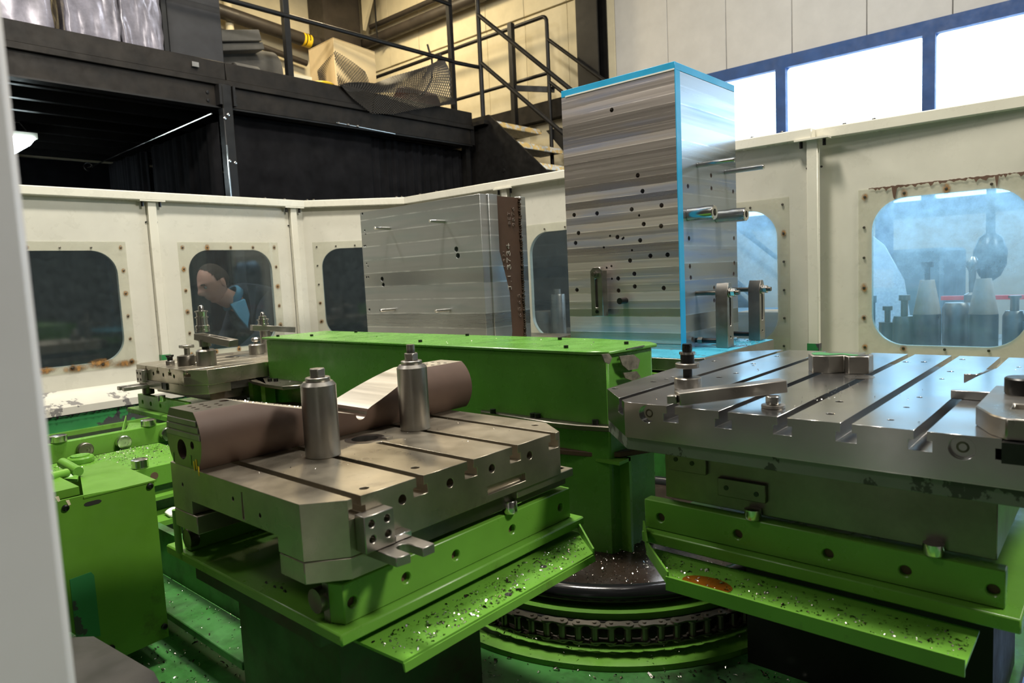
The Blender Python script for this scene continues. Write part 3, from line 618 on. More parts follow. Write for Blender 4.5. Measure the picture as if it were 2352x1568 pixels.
# drive chain: pitch .034, alternating outer and inner links, rollers between
ch = root('roller_chain', (CX-.45, CY-.1, -.76), 'oily roller chain wrapped round the carousel disc', 'chain')
RC = .475; dth = .034/RC; a_mid = math.atan2(-.68-0, -1.0+.1); a_mid = math.atan2(.76-CY, 1.169-CX)
def linkbm(a, zt, outer):
    bm = nb(); r2 = .0125
    p, q = [Vector((CX+RC*math.cos(x), CY+RC*math.sin(x), 0)) for x in (a, a+dth)]; m = (p+q)/2; dd = (q-p).normalized(); s = Vector((-dd.y, dd.x, 0)); h = (q-p).length/2
    prof = []
    for c, sg in ((h, 1), (-h, -1)):
        for k in range(7):
            t = math.radians(-75+25*k) if sg > 0 else math.radians(105+25*k); prof.append(m + dd*(c+r2*math.cos(t)) + s*(r2*math.sin(t)))
        prof.append(m + s*(.0085*sg) + dd*0) 
    for z in ((zt, zt-.040) if outer else (zt-.004, zt-.036)): prism(bm, [(v.x, v.y, z) for v in prof], (0, 0, .0032))
    if outer:
        for v in (p, q): cyl(bm, (v.x, v.y, zt-.043), (v.x, v.y, zt+.006), .0042, n=8)
    else:
        for v in (p, q): cyl(bm, (v.x, v.y, zt-.036), (v.x, v.y, zt-.002), .0060, n=8)
    return bm
for i in range(-15, 22):
    a = a_mid + (i-3)*dth
    part('link', linkbm(a, -.722, i % 2 == 0), 'steel_dark', ch)
    part('roller', Cy((CX+RC*math.cos(a), CY+RC*math.sin(a), -.756), (CX+RC*math.cos(a), CY+RC*math.sin(a), -.728), .0082, n=10), 'steel_dark', ch)
# central green housing
gb = root('green_housing', (1.5, 1.65, -.72), 'long green painted steel housing across the middle of the machine', 'machine housing')
prof = [(1.345, 2.444), (1.345, .97), (1.36, .915), (1.53, .895), (1.565, .93), (1.60, 1.1), (1.60, 2.446)]
part('housing_body', pz(nb(), prof, -.72, -.193), 'green_box', gb, bevel=.004)
part('lid', pz(nb(), [(1.33, 2.449), (1.337, .96), (1.354, .905), (1.536, .883), (1.575, .925), (1.61, 1.1), (1.61, 2.449)], -.193, -.185), 'green_box', gb, bevel=.002)
for x, y in ((1.37, 2.40), (1.42, 2.25), (1.58, 2.2), (1.58, 1.6), (1.55, 1.2), (1.38, 1.6), (1.38, 1.05), (1.50, .95)): part('bolt', Cy((x, y, -.185), (x, y, -.178), .006, n=8), 'bolt', gb)
# torn paint where something hit the corner of the housing
DM = metal('bare_dented_steel', (.22, .19, .15), .5, s=70, var=.5, bm_=.6, metallic=.6)
for pp in (((1388, 814), (1402, 812), (1408, 822), (1403, 836), (1394, 832)), ((1422, 818), (1450, 814), (1462, 826), (1458, 846), (1440, 850), (1428, 838)), ((1430, 856), (1456, 852), (1464, 866), (1448, 874), (1434, 868))):
    part('dent', prism(nb(), [(p.x, .8975-(p.x-1.36)*.118-.0012, p.z) for p in [aty(px, py, .895) for px, py in pp]], (0, .003, 0)), DM, gb)
part('torn_edge', B(1.40, 1.48, .885, .889, -.186, -.1835), 'steel_dark', gb)
for nm, pts, z, m in (('upper_bracket', [(1.36, 1.34), (1.33, 1.31), (1.312, 1.05), (1.318, .98), (1.335, .91), (1.36, .84), (1.42, .80), (1.55, .84), (1.55, 1.3)], -.36, 'steel_dark'), ('lower_bracket', [(1.36, 1.30), (1.322, 1.1), (1.33, 1.03), (1.345, .965), (1.38, .90), (1.46, .86), (1.55, .88), (1.55, 1.3)], -.43, 'rust_brown'),
                      ('upper_bracket', [(1.42, 2.66), (1.36, 2.60), (1.30, 2.53), (1.27, 2.44), (1.25, 2.30), (1.247, 2.18), (1.29, 2.15), (1.35, 2.15), (1.36, 2.66)], -.34, 'steel_dark'), ('lower_bracket', [(1.40, 2.80), (1.22, 2.60), (1.17, 2.45), (1.19, 2.2), (1.34, 2.15), (1.35, 2.28), (1.27, 2.38), (1.28, 2.5), (1.34, 2.62), (1.42, 2.66)], -.42, 'rust_brown')):
    b_ = part(nm, pz(nb(), pts, z-.013, z), m, gb, bevel=.002)
for x, y, z in ((1.335, 1.13, -.36), (1.335, 1.115, -.36), (1.345, .945, -.36), (1.325, 1.26, -.36), (1.31, 2.51, -.34), (1.33, 2.47, -.34), (1.29, 2.34, -.34), (1.30, 2.315, -.34)):
    part('cap_screw', Cy((x, y, z), (x, y, z+.011), .008, n=12), 'bolt', gb)
for y in (2.50, 2.41): part('stay', B(1.29, 1.33, y-.03, y, -.66, -.353), 'green', gb)
cs = root('column_bracket', (1.42, .95, -.74), 'green flanged bracket post bolted below the housing corner', 'bracket')
part('flange', B(1.392, 1.402, .885, 1.0, -.70, -.445), 'green', cs); part('cap', B(1.35, 1.40, .885, .995, -.453, -.445), 'green', cs); part('web', B(1.402, 1.50, .925, .935, -.70, -.445), 'green', cs); part('foot', B(1.37, 1.50, .88, 1.01, -.715, -.70), 'green', cs)
for y in (.90, .96): part('bolt', Cy((1.385, y, -.70), (1.385, y, -.685), .008, n=6), 'bolt', cs)
ft = gb
part('foot', B(1.32, 1.37, 1.05, 1.20, -.70, -.69), 'green', ft)
for y in (1.08, 1.14): part('bolt', Cy((1.335, y, -.69), (1.335, y, -.67), .010, n=6), 'bolt', ft)
# ================================================================== pallets
def tslot(c, top, a0, a1, along, w=.014, wt=.027, d1=.014, d2=.027):
    """cutter with a T profile centred at c running along 'x' or 'y' from a0 to a1"""
    pr = [(-w/2, .01), (-w/2, -d1), (-wt/2, -d1), (-wt/2, -d2), (wt/2, -d2), (wt/2, -d1), (w/2, -d1), (w/2, .01)]
    if along == 'y': return [(c+u, a0, top+v) for u, v in pr], (0, a1-a0, 0)
    return [(a0, c+u, top+v) for u, v in pr], (a1-a0, 0, 0)
def slots(cs, top, a0, a1, along, **k):
    bm = nb()
    for c in cs: p, e = tslot(c, top, a0, a1, along, **k); prism(bm, p, e)
    return bm
# --- station frame: base plate, upright bar with holes, rollers
def station(name, label, plate, bar, barpos, holes, axis):
    r = root(name, ((plate[0]+plate[1])/2, (plate[2]+plate[3])/2, plate[4]), label, 'machine station')
    part('base_plate', B(*plate), 'green', r, bevel=.002)
    return r
# ---------------- front pallet (nearest)
TZ = -.28
fs = root('front_station', (.76, 1.02, -.80), 'green pallet carrier nearest the camera', 'pallet carrier')
part('base_plate', pz(nb(), [(.488, .757), (1.03, .757), (1.03, 1.30), (.488, 1.30)], -.472, -.455), 'green', fs, bevel=.0025)
bb = pz(nb(), [(.500, .795), (.508, .775), (1.012, .775), (1.012, .797), (.59, .797), (.57, .812), (.50, .812)], -.4545, -.398)
hc = nb()
for x in (.522, .615, .715, .848, .983): cyl(hc, (x, .765, -.428), (x, .786, -.428), .0078, n=20)
gbar = part('guide_bar', cut(bb, hc), 'green', fs, bevel=.0015)
hp = part('hole_screw', Cy((.522, .784, -.428), (.522, .788, -.428), .0076, n=16), 'rust_brown', gbar)
for x in (.615, .715, .848, .983): inst(hp, (x-.522, 0, 0))
part('guide_bar', B(.500, 1.012, 1.225, 1.25, -.4545, -.398), 'green', fs, bevel=.0015)
part('bare_edge', B(.4993, .5003, .797, .811, -.4545, -.400), 'steel', fs)
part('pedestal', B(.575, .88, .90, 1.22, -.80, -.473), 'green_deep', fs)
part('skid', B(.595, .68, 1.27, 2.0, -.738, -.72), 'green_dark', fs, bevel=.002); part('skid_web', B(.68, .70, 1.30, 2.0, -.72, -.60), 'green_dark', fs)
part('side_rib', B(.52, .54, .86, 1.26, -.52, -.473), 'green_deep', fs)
part('tray', pz(nb(), [(.523, .80), (.530, .685), (.955, .685), (1.02, .765), (1.02, .80)], -.488, -.484), 'green', fs)
part('tray_lip', prism(nb(), [(.530, .687, -.487), (.530, .683, -.487), (.530, .681, -.498), (.530, .684, -.498)], (.425, 0, 0)), 'green', fs)
part('tray_lip', beam(nb(), (.955, .685, -.483), (1.02, .765, -.470), .003, .014), 'green', fs)
for x, y in ((.86, .72), (.75, .70)): part('hole_mark', Cy((x, y, -.4838), (x, y, -.4835), .006, n=14), 'hole', fs)
for x, y in ((.90, .748), ): pass
for p, q in (((.845, .7755, -.397), (.845, .7755, -.376)), ((.600, .785, -.40), (.600, .785, -.378))): part('roller', lathe(nb(), p, [(.0, 0), (.012, 0), (.013, .002), (.013, .018), (.011, .021), (0, .021)], 24), 'bright', fs)
for p in ((.505, .815, -.425), (.505, 1.21, -.425)): part('roller', lathe(nb(), p, [(0, 0), (.016, 0), (.017, .002), (.017, .016), (0, .018)], 24, (-1, 0, 0)), 'steel_dark', fs)
part('guide_post', Cy((.487, 1.24, -.455), (.487, 1.24, -.378), .006, n=14), 'green', fs)
part('centre_boss', lathe(nb(), (.64, 1.02, -.455), [(.05, 0), (.05, .03), (.035, .035), (.035, .075), (0, .075)], 28), 'steel_dark', fs)
rr = random.Random(5)
for x, y in ((.512, .99), (.512, .965), (.516, .952), (.513, .938)): part('punched_mark', Cy((x+rr.uniform(-.002, .002), y, -.4549), (x, y, -.4547), .0035, n=8), 'hole', fs)
fp = root('front_pallet', (.74, 1.0, TZ-.105), 'steel T-slot pallet nearest the camera with chamfered corners', 'pallet')
pb = pz(nb(), [(.465, .795), (.512, .757), (.965, .757), (1.012, .825), (1.012, 1.19), (.965, 1.238), (.512, 1.238), (.465, 1.187)], -.357, TZ)
cuts = nb()
for c, y1 in ((.5265, .99+.3), (.637, 1.3), (.7400, .985), (.8445, 1.3), (.9470, 1.3)): p_, e_ = tslot(c, TZ, .74, y1, 'y'); prism(cuts, p_, e_)
p_, e_ = tslot(.7400, TZ, 1.105, 1.3, 'y'); prism(cuts, p_, e_)
for x in (.603, .695, .787, .881): cyl(cuts, (x, .74, -.3045), (x, .785, -.3045), .0072, n=20)
for x, y in ((.557, .781), (.665, .80), (.985, .83)): cyl(cuts, (x, y, -.30), (x, y, -.27), .0068, n=18)
cyl(cuts, (.742, 1.028, -.31), (.742, 1.028, -.27), .030, n=40)
box(cuts, .775, .868, .74, .767, -.345, -.331)
for y, z in ((.900, -.315), (.976, -.305), (1.147, -.312)): cyl(cuts, (.455, y, z), (.475, y, z), .0035, n=12)
box(cuts, .455, .468, .945, .951, -.331, -.290); box(cuts, .44, .60, .856, 1.118, -.40, -.3345)
pl_ = part('pallet_top', cut(pb, cuts), 'pallet_steel', fp, bevel=.0012)
for y0, y1 in ((.795, .855), (1.105, 1.187)):
    lo = nb()
    if y0 < 1: prism(lo, [(.465, .795, 0), (.512, .757, 0), (.60, .757, 0), (.60, .855, 0), (.465, .855, 0)], (0, 0, .03)); 
    else: prism(lo, [(.465, 1.105, 0), (.60, 1.105, 0), (.60, 1.187+.05, 0), (.512, 1.238, 0), (.465, 1.187, 0)], (0, 0, .03))
    bmesh.ops.translate(lo, verts=lo.verts, vec=(0, 0, -.388))
    part('corner_foot', lo, 'pallet_steel', fp, bevel=.0012)
part('underbody', pz(nb(), [(.62, .775), (1.0, .775), (1.0, 1.22), (.62, 1.22)], -.387, -.3575), 'steel_dark', fp)
part('side_rail', B(.85, 1.008, .762, .80, -.372, -.3575), 'pallet_steel', fp, bevel=.001)
part('corner_foot', B(.476, .485, .852, .872, -.388, -.366), 'pallet_steel', fp)
part('centre_ring', lathe(nb(), (.742, 1.028, -.3085), [(.0295, 0), (.0295, .028), (.036, .0283), (.036, .0296), (.024, .0296), (.0235, .0)], 44), 'bright', fp)
part('stop_block', B(.758, .772, .985, 1.0, -.2799, -.276), 'steel', fp)
# fork bracket on the front pallet
fk = root('fork_bracket', (.56, .74, -.37), 'forked steel bracket with four bolt holes on the front pallet', 'bracket')
bk = B(.521, .570, .7355, .7565, -.352, -.302); hc = nb()
for x in (.533, .5585):
    for z in (-.314, -.335): cyl(hc, (x, .73, z), (x, .748, z), .0052, n=16)
part('mounting_block', cut(bk, hc), 'steel', fk, bevel=.001)
fkp = [(.550, .762), (.550, .700), (.571, .696), (.571, .722)] + [(.5815+.0105*math.cos(a), .722+.0105*math.sin(a)) for a in (2.6, 2.0, 1.57, 1.1, .5)] + [(.592, .722), (.592, .696), (.613, .696), (.613, .762)]
fkp = [(x-.012, y-.004) for x, y in fkp]
part('fork_plate', pz(nb(), fkp, -.3655, -.3525), 'steel', fk, bevel=.001); part('spacer', B(.571, .60, .737, .7565, -.352, -.343), 'bright', fk, bevel=.001)
# ---- the forged bar clamped on it
wk = root('forged_bar_workpiece', (.75, 1.127, TZ), 'brown forged bar with milled dip clamped across the front pallet', 'workpiece')
cy, cz, R = 1.1275, -.2325, .0625
bm = nb(); cyl(bm, (.4652, cy, cz), (1.058, cy, cz), R, n=72)
c2 = nb()
# profile of what is cut away from above (x, z), extruded across y
pr = [(.40, -.10), (.40, -.1868), (.555, -.1868), (.752, -.240)] + [(.7655+.0125*math.cos(a), -.2405+.0125*math.sin(a)) for a in [math.pi+ k*math.pi/8 for k in range(9)]] + [(.781, -.235), (.79, -.2305), (.925, -.180), (1.10, -.180), (1.10, -.10)]
prism(c2, [(x, 1.0, z) for x, z in pr], (0, .3, 0))
box(c2, .40, 1.1, 1.0, 1.3, -.32, TZ+.0004)
for k, (z0, dx) in enumerate(((-.197, .004), (-.2075, .0025), (-.2185, .0012))): pass
cyl(c2, (.45, 1.137, -.252), (.52, 1.137, -.252), .0165, n=32); cyl(c2, (.45, 1.098, -.241), (.50, 1.098, -.241), .0065, n=20)
for i, j in ((0, 0), (1, 0), (2, 0), (0, 1), (1, 1), (2, 1), (0, 2), (1, 2)): cyl(c2, (.482+.019*i+.003*j, 1.107+.02*j, -.205), (.482+.019*i+.003*j, 1.107+.02*j, -.17), .0042, n=14)
cyl(c2, (.545, 1.145, -.205), (.545, 1.145, -.17), .0085, n=20)
for i, j in ((0, 0), (1, 0), (2, 0), (0, 1), (2, 1), (0, 2), (1, 2), (2, 2)): cyl(c2, (.985+.018*i, 1.107+.02*j, -.2), (.985+.018*i, 1.107+.02*j, -.17), .0045, n=14)
bw = cut(bm, c2); me_o = obj('bar', bw, 'bar_brown', wk, bevel=0, angle=28)
me_o.data.materials.append(M['cut_steel']); me_o.data.materials.append(M['steel_dark'])
for p in me_o.data.polygons:
    n = p.normal; c = p.center + wk.location
    if n.z > .9 or (n.z > .6 and abs(n.y) < .05): p.material_index = 1 if c.x > .60 or n.z < .99 else 2
    if n.x < -.9 or (n.x > .9 and c.x < 1.0): p.material_index = 2
for z in (-.2, -.2105, -.2215):       # shallow milled steps across the near end face
    hw = math.sqrt(max(0, R*R-(z-cz)**2)); part('step', prism(nb(), [(.4652, cy-hw+.002, z), (.4636, cy-hw+.002, z-.001), (.4636, cy-hw+.002, z-.0085), (.4652, cy-hw+.002, z-.010)], (0, 2*hw-.004, 0)), 'steel', wk)
for y, z in ((1.08, -.272), (1.086, -.262), (1.094, -.266), (1.17, -.262), (1.105, -.258)): part('paint_drip', prism(nb(), [(.4645, y, z), (.4645, y+.004, z), (.4645, y+.003, z-.014), (.4645, y+.001, z-.016)], (.0006, 0, 0)), 'yellow' if y < 1.1 else 'green', wk)
def clampcyl(x, y, h, r, label, nut):
    t = root('clamp_cylinder', (x, y, TZ), label, 'clamp cylinder', 'clamp cylinders on the front pallet')
    part('sleeve', lathe(nb(), (x, y, TZ), [(r-.001, 0), (r, .001), (r, h-.006), (r-.005, h), (r-.018, h)], 48), 'steel', t)
    part('washer', lathe(nb(), (x, y, TZ+h), [(r*.68, 0), (r*.70, .001), (r*.70, .006), (r*.66, .007), (0, .007)], 36), 'steel', t)
    part('stud', Cy((x, y, TZ+h), (x, y, TZ+h+.007+nut), .008, n=20), 'steel', t)
    part('hex_nut', hexp(nb(), (x, y, TZ+h+.0072), .0135, .014), 'steel', t, bevel=.001)
    if nut > .02: part('stud_tip', lathe(nb(), (x, y, TZ+h+.021), [(.008, 0), (.008, .006), (.005, .009), (0, .009)], 20), 'steel', t)
clampcyl(.632, .993, .124, .0285, 'taller looking clamp cylinder in front of the forged bar', .014)
clampcyl(.848, 1.012, .124, .0285, 'clamp cylinder with long stud beside the milled dip', .030)
# ---------------- right station with the big T-slot plate
rs = root('right_station', (1.3, .37, -.80), 'green pallet carrier under the large T-slot plate', 'pallet carrier')
part('base_plate', pz(nb(), [(1.027, .632), (1.027, .09), (1.60, .09), (1.60, .632)], -.475, -.455), 'green', rs, bevel=.002)
bb = B(1.045, 1.068, .109, .635, -.4545, -.403); hc = nb()
for y in (.604, .464, .325, .223, .122): cyl(hc, (1.03, y, -.432), (1.056, y, -.432), .0078, n=20)
gbar = part('guide_bar', cut(bb, hc), 'green', rs, bevel=.0015)
hp = part('hole_screw', Cy((1.054, .604, -.432), (1.058, .604, -.432), .0076, n=16), 'rust_brown', gbar)
for y in (.464, .325, .223, .122): inst(hp, (0, y-.604, 0))
part('pedestal', B(1.30, 1.60, .15, .56, -.80, -.476), 'black_steel', rs)
part('tray', pz(nb(), [(1.04, .625), (1.00, .60), (.935, .53), (.935, .135), (1.04, .135)], -.492, -.488), 'green', rs)
part('tray_lip', B(.931, .935, .135, .532, -.500, -.478), 'green', rs); part('tray_lip', beam(nb(), (.935, .530, -.482), (1.00, .605, -.472), .003, .022), 'green', rs); part('tray_lip', beam(nb(), (1.00, .605, -.468), (1.035, .632, -.448), .003, .022), 'green', rs)
part('oil_puddle', pz(nb(), [(.937+.05*(1-abs(t)), .505-.055*t) if False else (.962+.025*math.cos(a), .478+.04*math.sin(a)) for a in [k*math.pi/10 for k in range(20)] for t in (0,)], -.4878, -.4872), 'oil', rs)
for y in (.44, .19): part('roller', lathe(nb(), (1.05, y, -.402), [(0, 0), (.012, 0), (.013, .002), (.013, .016), (0, .018)], 24), 'bright', rs)
rp = root('large_pallet', (1.38, .37, -.40), 'large steel T-slot plate with flaking painted lower edge', 'pallet')
PT = -.22
poly = [(.99, .635), (1.088, .735), (1.378, .755), (1.70, .755), (1.782, .67), (1.782, .10), (1.72, .02), (1.06, .02), (.99, .085)]
pb = pz(nb(), poly, -.279, PT); cuts = nb()
for c in (.655, .548, .459, .3695, .2835, .195, .102): p_, e_ = tslot(c, PT, .90, 1.90, 'x', w=.0145, wt=.027, d1=.0125, d2=.026); prism(cuts, p_, e_)
for y in (.592, .15): cyl(cuts, (.98, y, -.237), (.998, y, -.237), .0145, n=28); cyl(cuts, (.9985, y, -.237), (1.03, y, -.237), .0078, n=24)
for px, py in ((1412, 892), (1501, 876), (1530, 870), (1652, 866), (1545, 866), (1690, 857), (1731, 839), (1730, 835), (1784, 818), (1640, 829), (2122, 831), (2080, 831), (1928, 922), (1907, 950), (2046, 964), (2082, 935), (2112, 912), (2163, 870), (2183, 853), (2265, 944), (2265, 951), (2330, 849), (2340, 843), (2210, 825)):
    q = at(px, py, PT)
    if .99 < q.x < 1.76: cyl(cuts, (q.x, q.y, -.24), (q.x, q.y, -.20), .0062 if (px*7) % 3 else .0045, n=16)
part('plate_top', cut(pb, cuts), 'plate_steel', rp, bevel=.001)
for y in (.592, .15): part('hole_liner', lathe(nb(), (1.002, y, -.237), [(.0072, 0), (.0072, .004), (.0045, .004), (.0045, 0)], 20, (-1, 0, 0)), 'steel_dark', rp)
part('plate_lower', pz(nb(), [(x+(.004 if x < 1 else 0), y) for x, y in poly], -.302, -.2795), 'grey_paint', rp, bevel=.001)
part('bright_edge', B(.9895, .9915, .085, .635, -.2800, -.2785), 'bright', rp)
part('underbody', pz(nb(), [(1.06, .60), (1.06, .12), (1.60, .12), (1.60, .60)], -.397, -.3025), 'steel_dark', rp, bevel=.001)
for y0, y1, z0, z1 in ((.59, .52, -.345, -.305), (.50, .42, -.375, -.345)): part('cover_plate', B(1.052, 1.0595, y1, y0, z0, z1), 'steel_dark', rp, bevel=.001)
for y, z in ((.575, -.325), (.545, -.328), (.485, -.36), (.435, -.362)): part('screw', Cy((1.051, y, z), (1.053, y, z), .004, n=12), 'bolt', rp)
part('inlay_disc', Cy((1.405, .378, PT-.001), (1.405, .378, PT+.0004), .026, n=40), 'steel', rp)
# things on the large pallet
st = root('clamp_stud', (1.158, .604, PT), 'black stud with washers standing on the T-slot plate', 'clamp stud')
part('base_collar', lathe(nb(), (1.158, .604, PT), [(.0, 0), (.0235, 0), (.0245, .002), (.0245, .019), (.022, .021), (0, .021)], 36), 'steel', st)
part('stud', Cy((1.158, .604, PT+.020), (1.158, .604, PT+.082), .0085, n=20), 'bolt', st)
part('washer', lathe(nb(), (1.158, .604, PT+.038), [(0, 0), (.021, 0), (.022, .001), (.022, .008), (.021, .009), (0, .009)], 36), 'steel', st)
part('sleeve', Cy((1.158, .604, PT+.047), (1.158, .604, PT+.064), .0125, n=24), 'bolt', st); part('washer', lathe(nb(), (1.158, .604, PT+.063), [(0, 0), (.0145, 0), (.0145, .004), (0, .005)], 24), 'bright', st); part('hex_nut', hexp(nb(), (1.158, .604, PT+.069), .009, .011), 'bolt', st)
ss = root('clamp_strap', (1.0, .44, PT), 'grey steel clamp strap lying across the plate front', 'clamp strap')
sp = [aty(1545, 926, .0) if False else None]
def quadz(ps, z0, z1): return pz(nb(), [(at(px, py, z1).x, at(px, py, z1).y) for px, py in ps], z0, z1)
L0, L1 = at(1552, 899, -.192), at(1797, 884, -.192)
part('strap', beam(nb(), (L0.x+.012, L0.y+.004, -.205), (L1.x+.012, L1.y+.002, -.194), .026, .020), 'steel', ss, bevel=.0012)
part('strap_nose', beam(nb(), (L0.x+.012-.003, L0.y+.018, -.2065), (L0.x+.012, L0.y+.003, -.2055), .018, .013), 'steel', ss, bevel=.001)
hx = at(1776, 936, PT); hb = root('hex_bolt', (hx.x, hx.y, PT), 'hex bolt head with washer under the strap end', 'bolt')
part('washer', lathe(nb(), (hx.x, hx.y, PT), [(0, 0), (.0165, 0), (.0175, .001), (.0175, .005), (0, .006)], 32), 'steel', hb); part('bolt_head', hexp(nb(), (hx.x, hx.y, PT+.006), .0115, .0125), 'bright', hb, bevel=.001)
vb = root('vee_block', (1.45, .43, PT), 'W shaped steel block with green painted top', 'block')
a_, b_, c_, d_ = at(1853, 856, PT), at(1886, 863, PT), at(1923, 861, PT), at(1990, 859, PT)
fpoly = [(1.457, .489), (1.424, .470), (1.424, .440), (1.448, .418), (1.432, .405), (1.445, .372), (1.476, .372), (1.470, .40), (1.486, .425), (1.478, .45), (1.492, .47), (1.483, .489)]
part('block_body', pz(nb(), fpoly, PT, PT+.034), 'steel', vb, bevel=.001); part('green_top', pz(nb(), [(1.463, .485), (1.438, .472), (1.440, .447), (1.462, .425), (1.447, .405), (1.454, .379), (1.470, .379), (1.463, .402), (1.478, .426), (1.470, .45), (1.483, .471), (1.478, .484)], PT+.034, PT+.0348), 'green_chip', vb)
kb = root('keyed_clamp_plate', (1.32, .15, PT), 'flat stepped clamp plate at the right side of the T-slot plate', 'clamp plate')
part('step_block', pz(nb(), [(1.402, .211), (1.402, .192), (1.468, .182), (1.468, .198)], PT, PT+.016), 'plate_steel', kb, bevel=.001); part('step_plate', pz(nb(), [(1.237, .203), (1.237, .06), (1.50, .06), (1.50, .178), (1.402, .190)], PT, PT+.014), 'plate_steel', kb, bevel=.001)
cbk = root('corner_clamp', (1.12, .09, -.26), 'chunky steel corner clamp with square pocket at the right edge', 'clamp')
cc = pz(nb(), [(1.003, .122), (1.055, .145), (1.23, .145), (1.23, .04), (1.003, .04), (.985, .065), (.985, .105)], PT, PT+.026); hc = B(1.05, 1.09, .075, .108, PT+.010, PT+.04)
part('clamp_body', cut(cc, hc), 'steel', cbk, bevel=.0015); part('slot_key', B(.975, 1.0, .078, .108, PT-.026, PT-.001), 'bolt', cbk)
kn = cbk
part('knob', lathe(nb(), (1.17, .105, PT+.026), [(0, 0), (.022, 0), (.023, .002), (.023, .021), (.021, .023), (0, .023)], 32), 'bolt', kn)
# ---------------- left back pallet
lsn = root('left_station', (1.3, 2.75, -.80), 'green pallet carrier under the left rear pallet', 'pallet carrier')
bb = B(1.068, 1.09, 2.545, 2.985, -.455, -.400); hc = nb()
for y in (2.94, 2.86, 2.77): cyl(hc, (1.05, y, -.43), (1.08, y, -.43), .0085, n=18)
part('guide_bar', cut(bb, hc), 'green', lsn, bevel=.0015)
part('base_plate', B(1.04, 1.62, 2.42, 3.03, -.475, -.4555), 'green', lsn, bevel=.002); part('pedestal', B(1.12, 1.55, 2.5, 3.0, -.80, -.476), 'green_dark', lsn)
part('tray', pz(nb(), [(.86, 2.58), (1.02, 2.50), (1.05, 2.5), (1.05, 2.75), (.98, 2.85)], -.492, -.488), 'green', lsn); part('tray_lip', beam(nb(), (.86, 2.58, -.485), (.975, 2.86, -.475), .003, .03), 'green', lsn)
part('roller', lathe(nb(), (1.045, 2.69, -.402), [(0, 0), (.012, 0), (.013, .002), (.013, .022), (0, .024)], 20), 'bright', lsn)
for y in (2.93,): part('roller', lathe(nb(), (1.09, y, -.40), [(0, 0), (.02, 0), (.022, .002), (.022, .026), (0, .028)], 20), 'steel_dark', lsn)
lpn = root('left_pallet', (1.3, 2.75, -.37), 'steel T-slot pallet at the left rear beside the man window', 'pallet')
pb = pz(nb(), [(1.067, 2.535), (1.115, 2.452), (1.58, 2.452), (1.61, 2.50), (1.61, 2.97), (1.56, 3.01), (1.10, 3.01), (1.067, 2.965)], -.335, TZ)
cuts = slots((2.5245, 2.652, 2.760, 2.870), TZ, .9, 1.8, 'x', w=.010, wt=.026, d1=.014, d2=.026)
for y in (2.618, 2.712, 2.803): cyl(cuts, (1.06, y, -.307), (1.09, y, -.307), .0075, n=16)
part('pallet_top', cut(pb, cuts), 'pallet_steel', lpn, bevel=.001)
part('lower_plate', pz(nb(), [(1.067, 2.54), (1.115, 2.455), (1.20, 2.455), (1.20, 2.99), (1.10, 3.0), (1.067, 2.95)], -.368, -.3355), 'pallet_steel', lpn, bevel=.001)
part('key_slot', B(1.060, 1.066, 2.68, 2.71, -.362, -.337), 'bolt', lpn); part('side_pad', B(1.060, 1.066, 2.72, 2.88, -.360, -.337), 'steel', lpn)
part('underbody', B(1.14, 1.56, 2.50, 2.97, -.40, -.3685), 'steel_dark', lpn)
lf = root('fork_bracket', (1.02, 2.9, -.37), 'small forked bracket with bolt holes on the left rear pallet', 'bracket')
bk = B(1.045, 1.0665, 2.86, 2.915, -.345, -.295); hc = nb()
for y in (2.873, 2.902):
    for z in (-.308, -.332): cyl(hc, (1.04, y, z), (1.055, y, z), .0055, n=14)
part('mounting_block', cut(bk, hc), 'steel', lf, bevel=.001); part('fork_plate', pz(nb(), [(1.066, 2.85), (.975, 2.85), (.975, 2.875), (1.01, 2.877), (1.01, 2.898), (.975, 2.90), (.975, 2.925), (1.066, 2.925)], -.366, -.352), 'steel', lf, bevel=.001)
def disc(name, label, x, y, prof, mat='steel', cat='spacer', n=32, z=TZ): return tag(obj(name, lathe(nb(), (x, y, z), prof, n), mat), label, cat)
b1 = root('hex_bolt', (1.128, 2.795, TZ), 'small hex bolt standing head down at the left of the rear pallet', 'bolt')
part('bolt_head', hexp(nb(), (1.128, 2.79, TZ), .017, .016), 'steel', b1, bevel=.001); part('collar', lathe(nb(), (1.128, 2.79, TZ+.016), [(.010, 0), (.0105, .012), (.015, .018), (.015, .022), (0, .022)], 24), 'bolt', b1)
s2 = root('spacer_disc', (1.146, 2.685, TZ), 'short dark spacer disc on the left rear pallet', 'spacer')
part('disc', lathe(nb(), (1.146, 2.688, TZ), [(.0, 0), (.030, 0), (.031, .001), (.031, .036), (.030, .038), (.008, .038), (.008, .030), (0, .030)], 36), 'steel_dark', s2)
s3 = root('flat_head_bolt', (1.19, 2.78, TZ), 'T head bolt standing in a collar behind the short spacer', 'bolt')
part('collar', lathe(nb(), (1.20, 2.80, TZ), [(0, 0), (.034, 0), (.034, .026), (.028, .030), (0, .030)], 32), 'steel', s3); part('shank', Cy((1.20, 2.80, TZ+.03), (1.20, 2.80, TZ+.058), .011, n=20), 'steel', s3); part('bolt_head', B(1.178, 1.222, 2.778, 2.822, TZ+.058, TZ+.070), 'steel', s3, bevel=.002)
s4 = root('strap_clamp', (1.18, 2.60, TZ), 'tall stud clamp with slotted strap in front of the man', 'clamp')
SX, SY = 1.184, 2.60
part('base_cylinder', lathe(nb(), (SX, SY, TZ), [(.0, 0), (.034, 0), (.035, .001), (.035, .055), (.028, .061), (.015, .061)], 40), 'steel', s4)
part('stud', Cy((SX, SY, TZ+.06), (SX, SY, TZ+.1), .013, n=24), 'bolt', s4)
part('support', Cy((SX, SY, TZ+.072), (SX, SY, TZ+.098), .021, n=24), 'steel', s4)
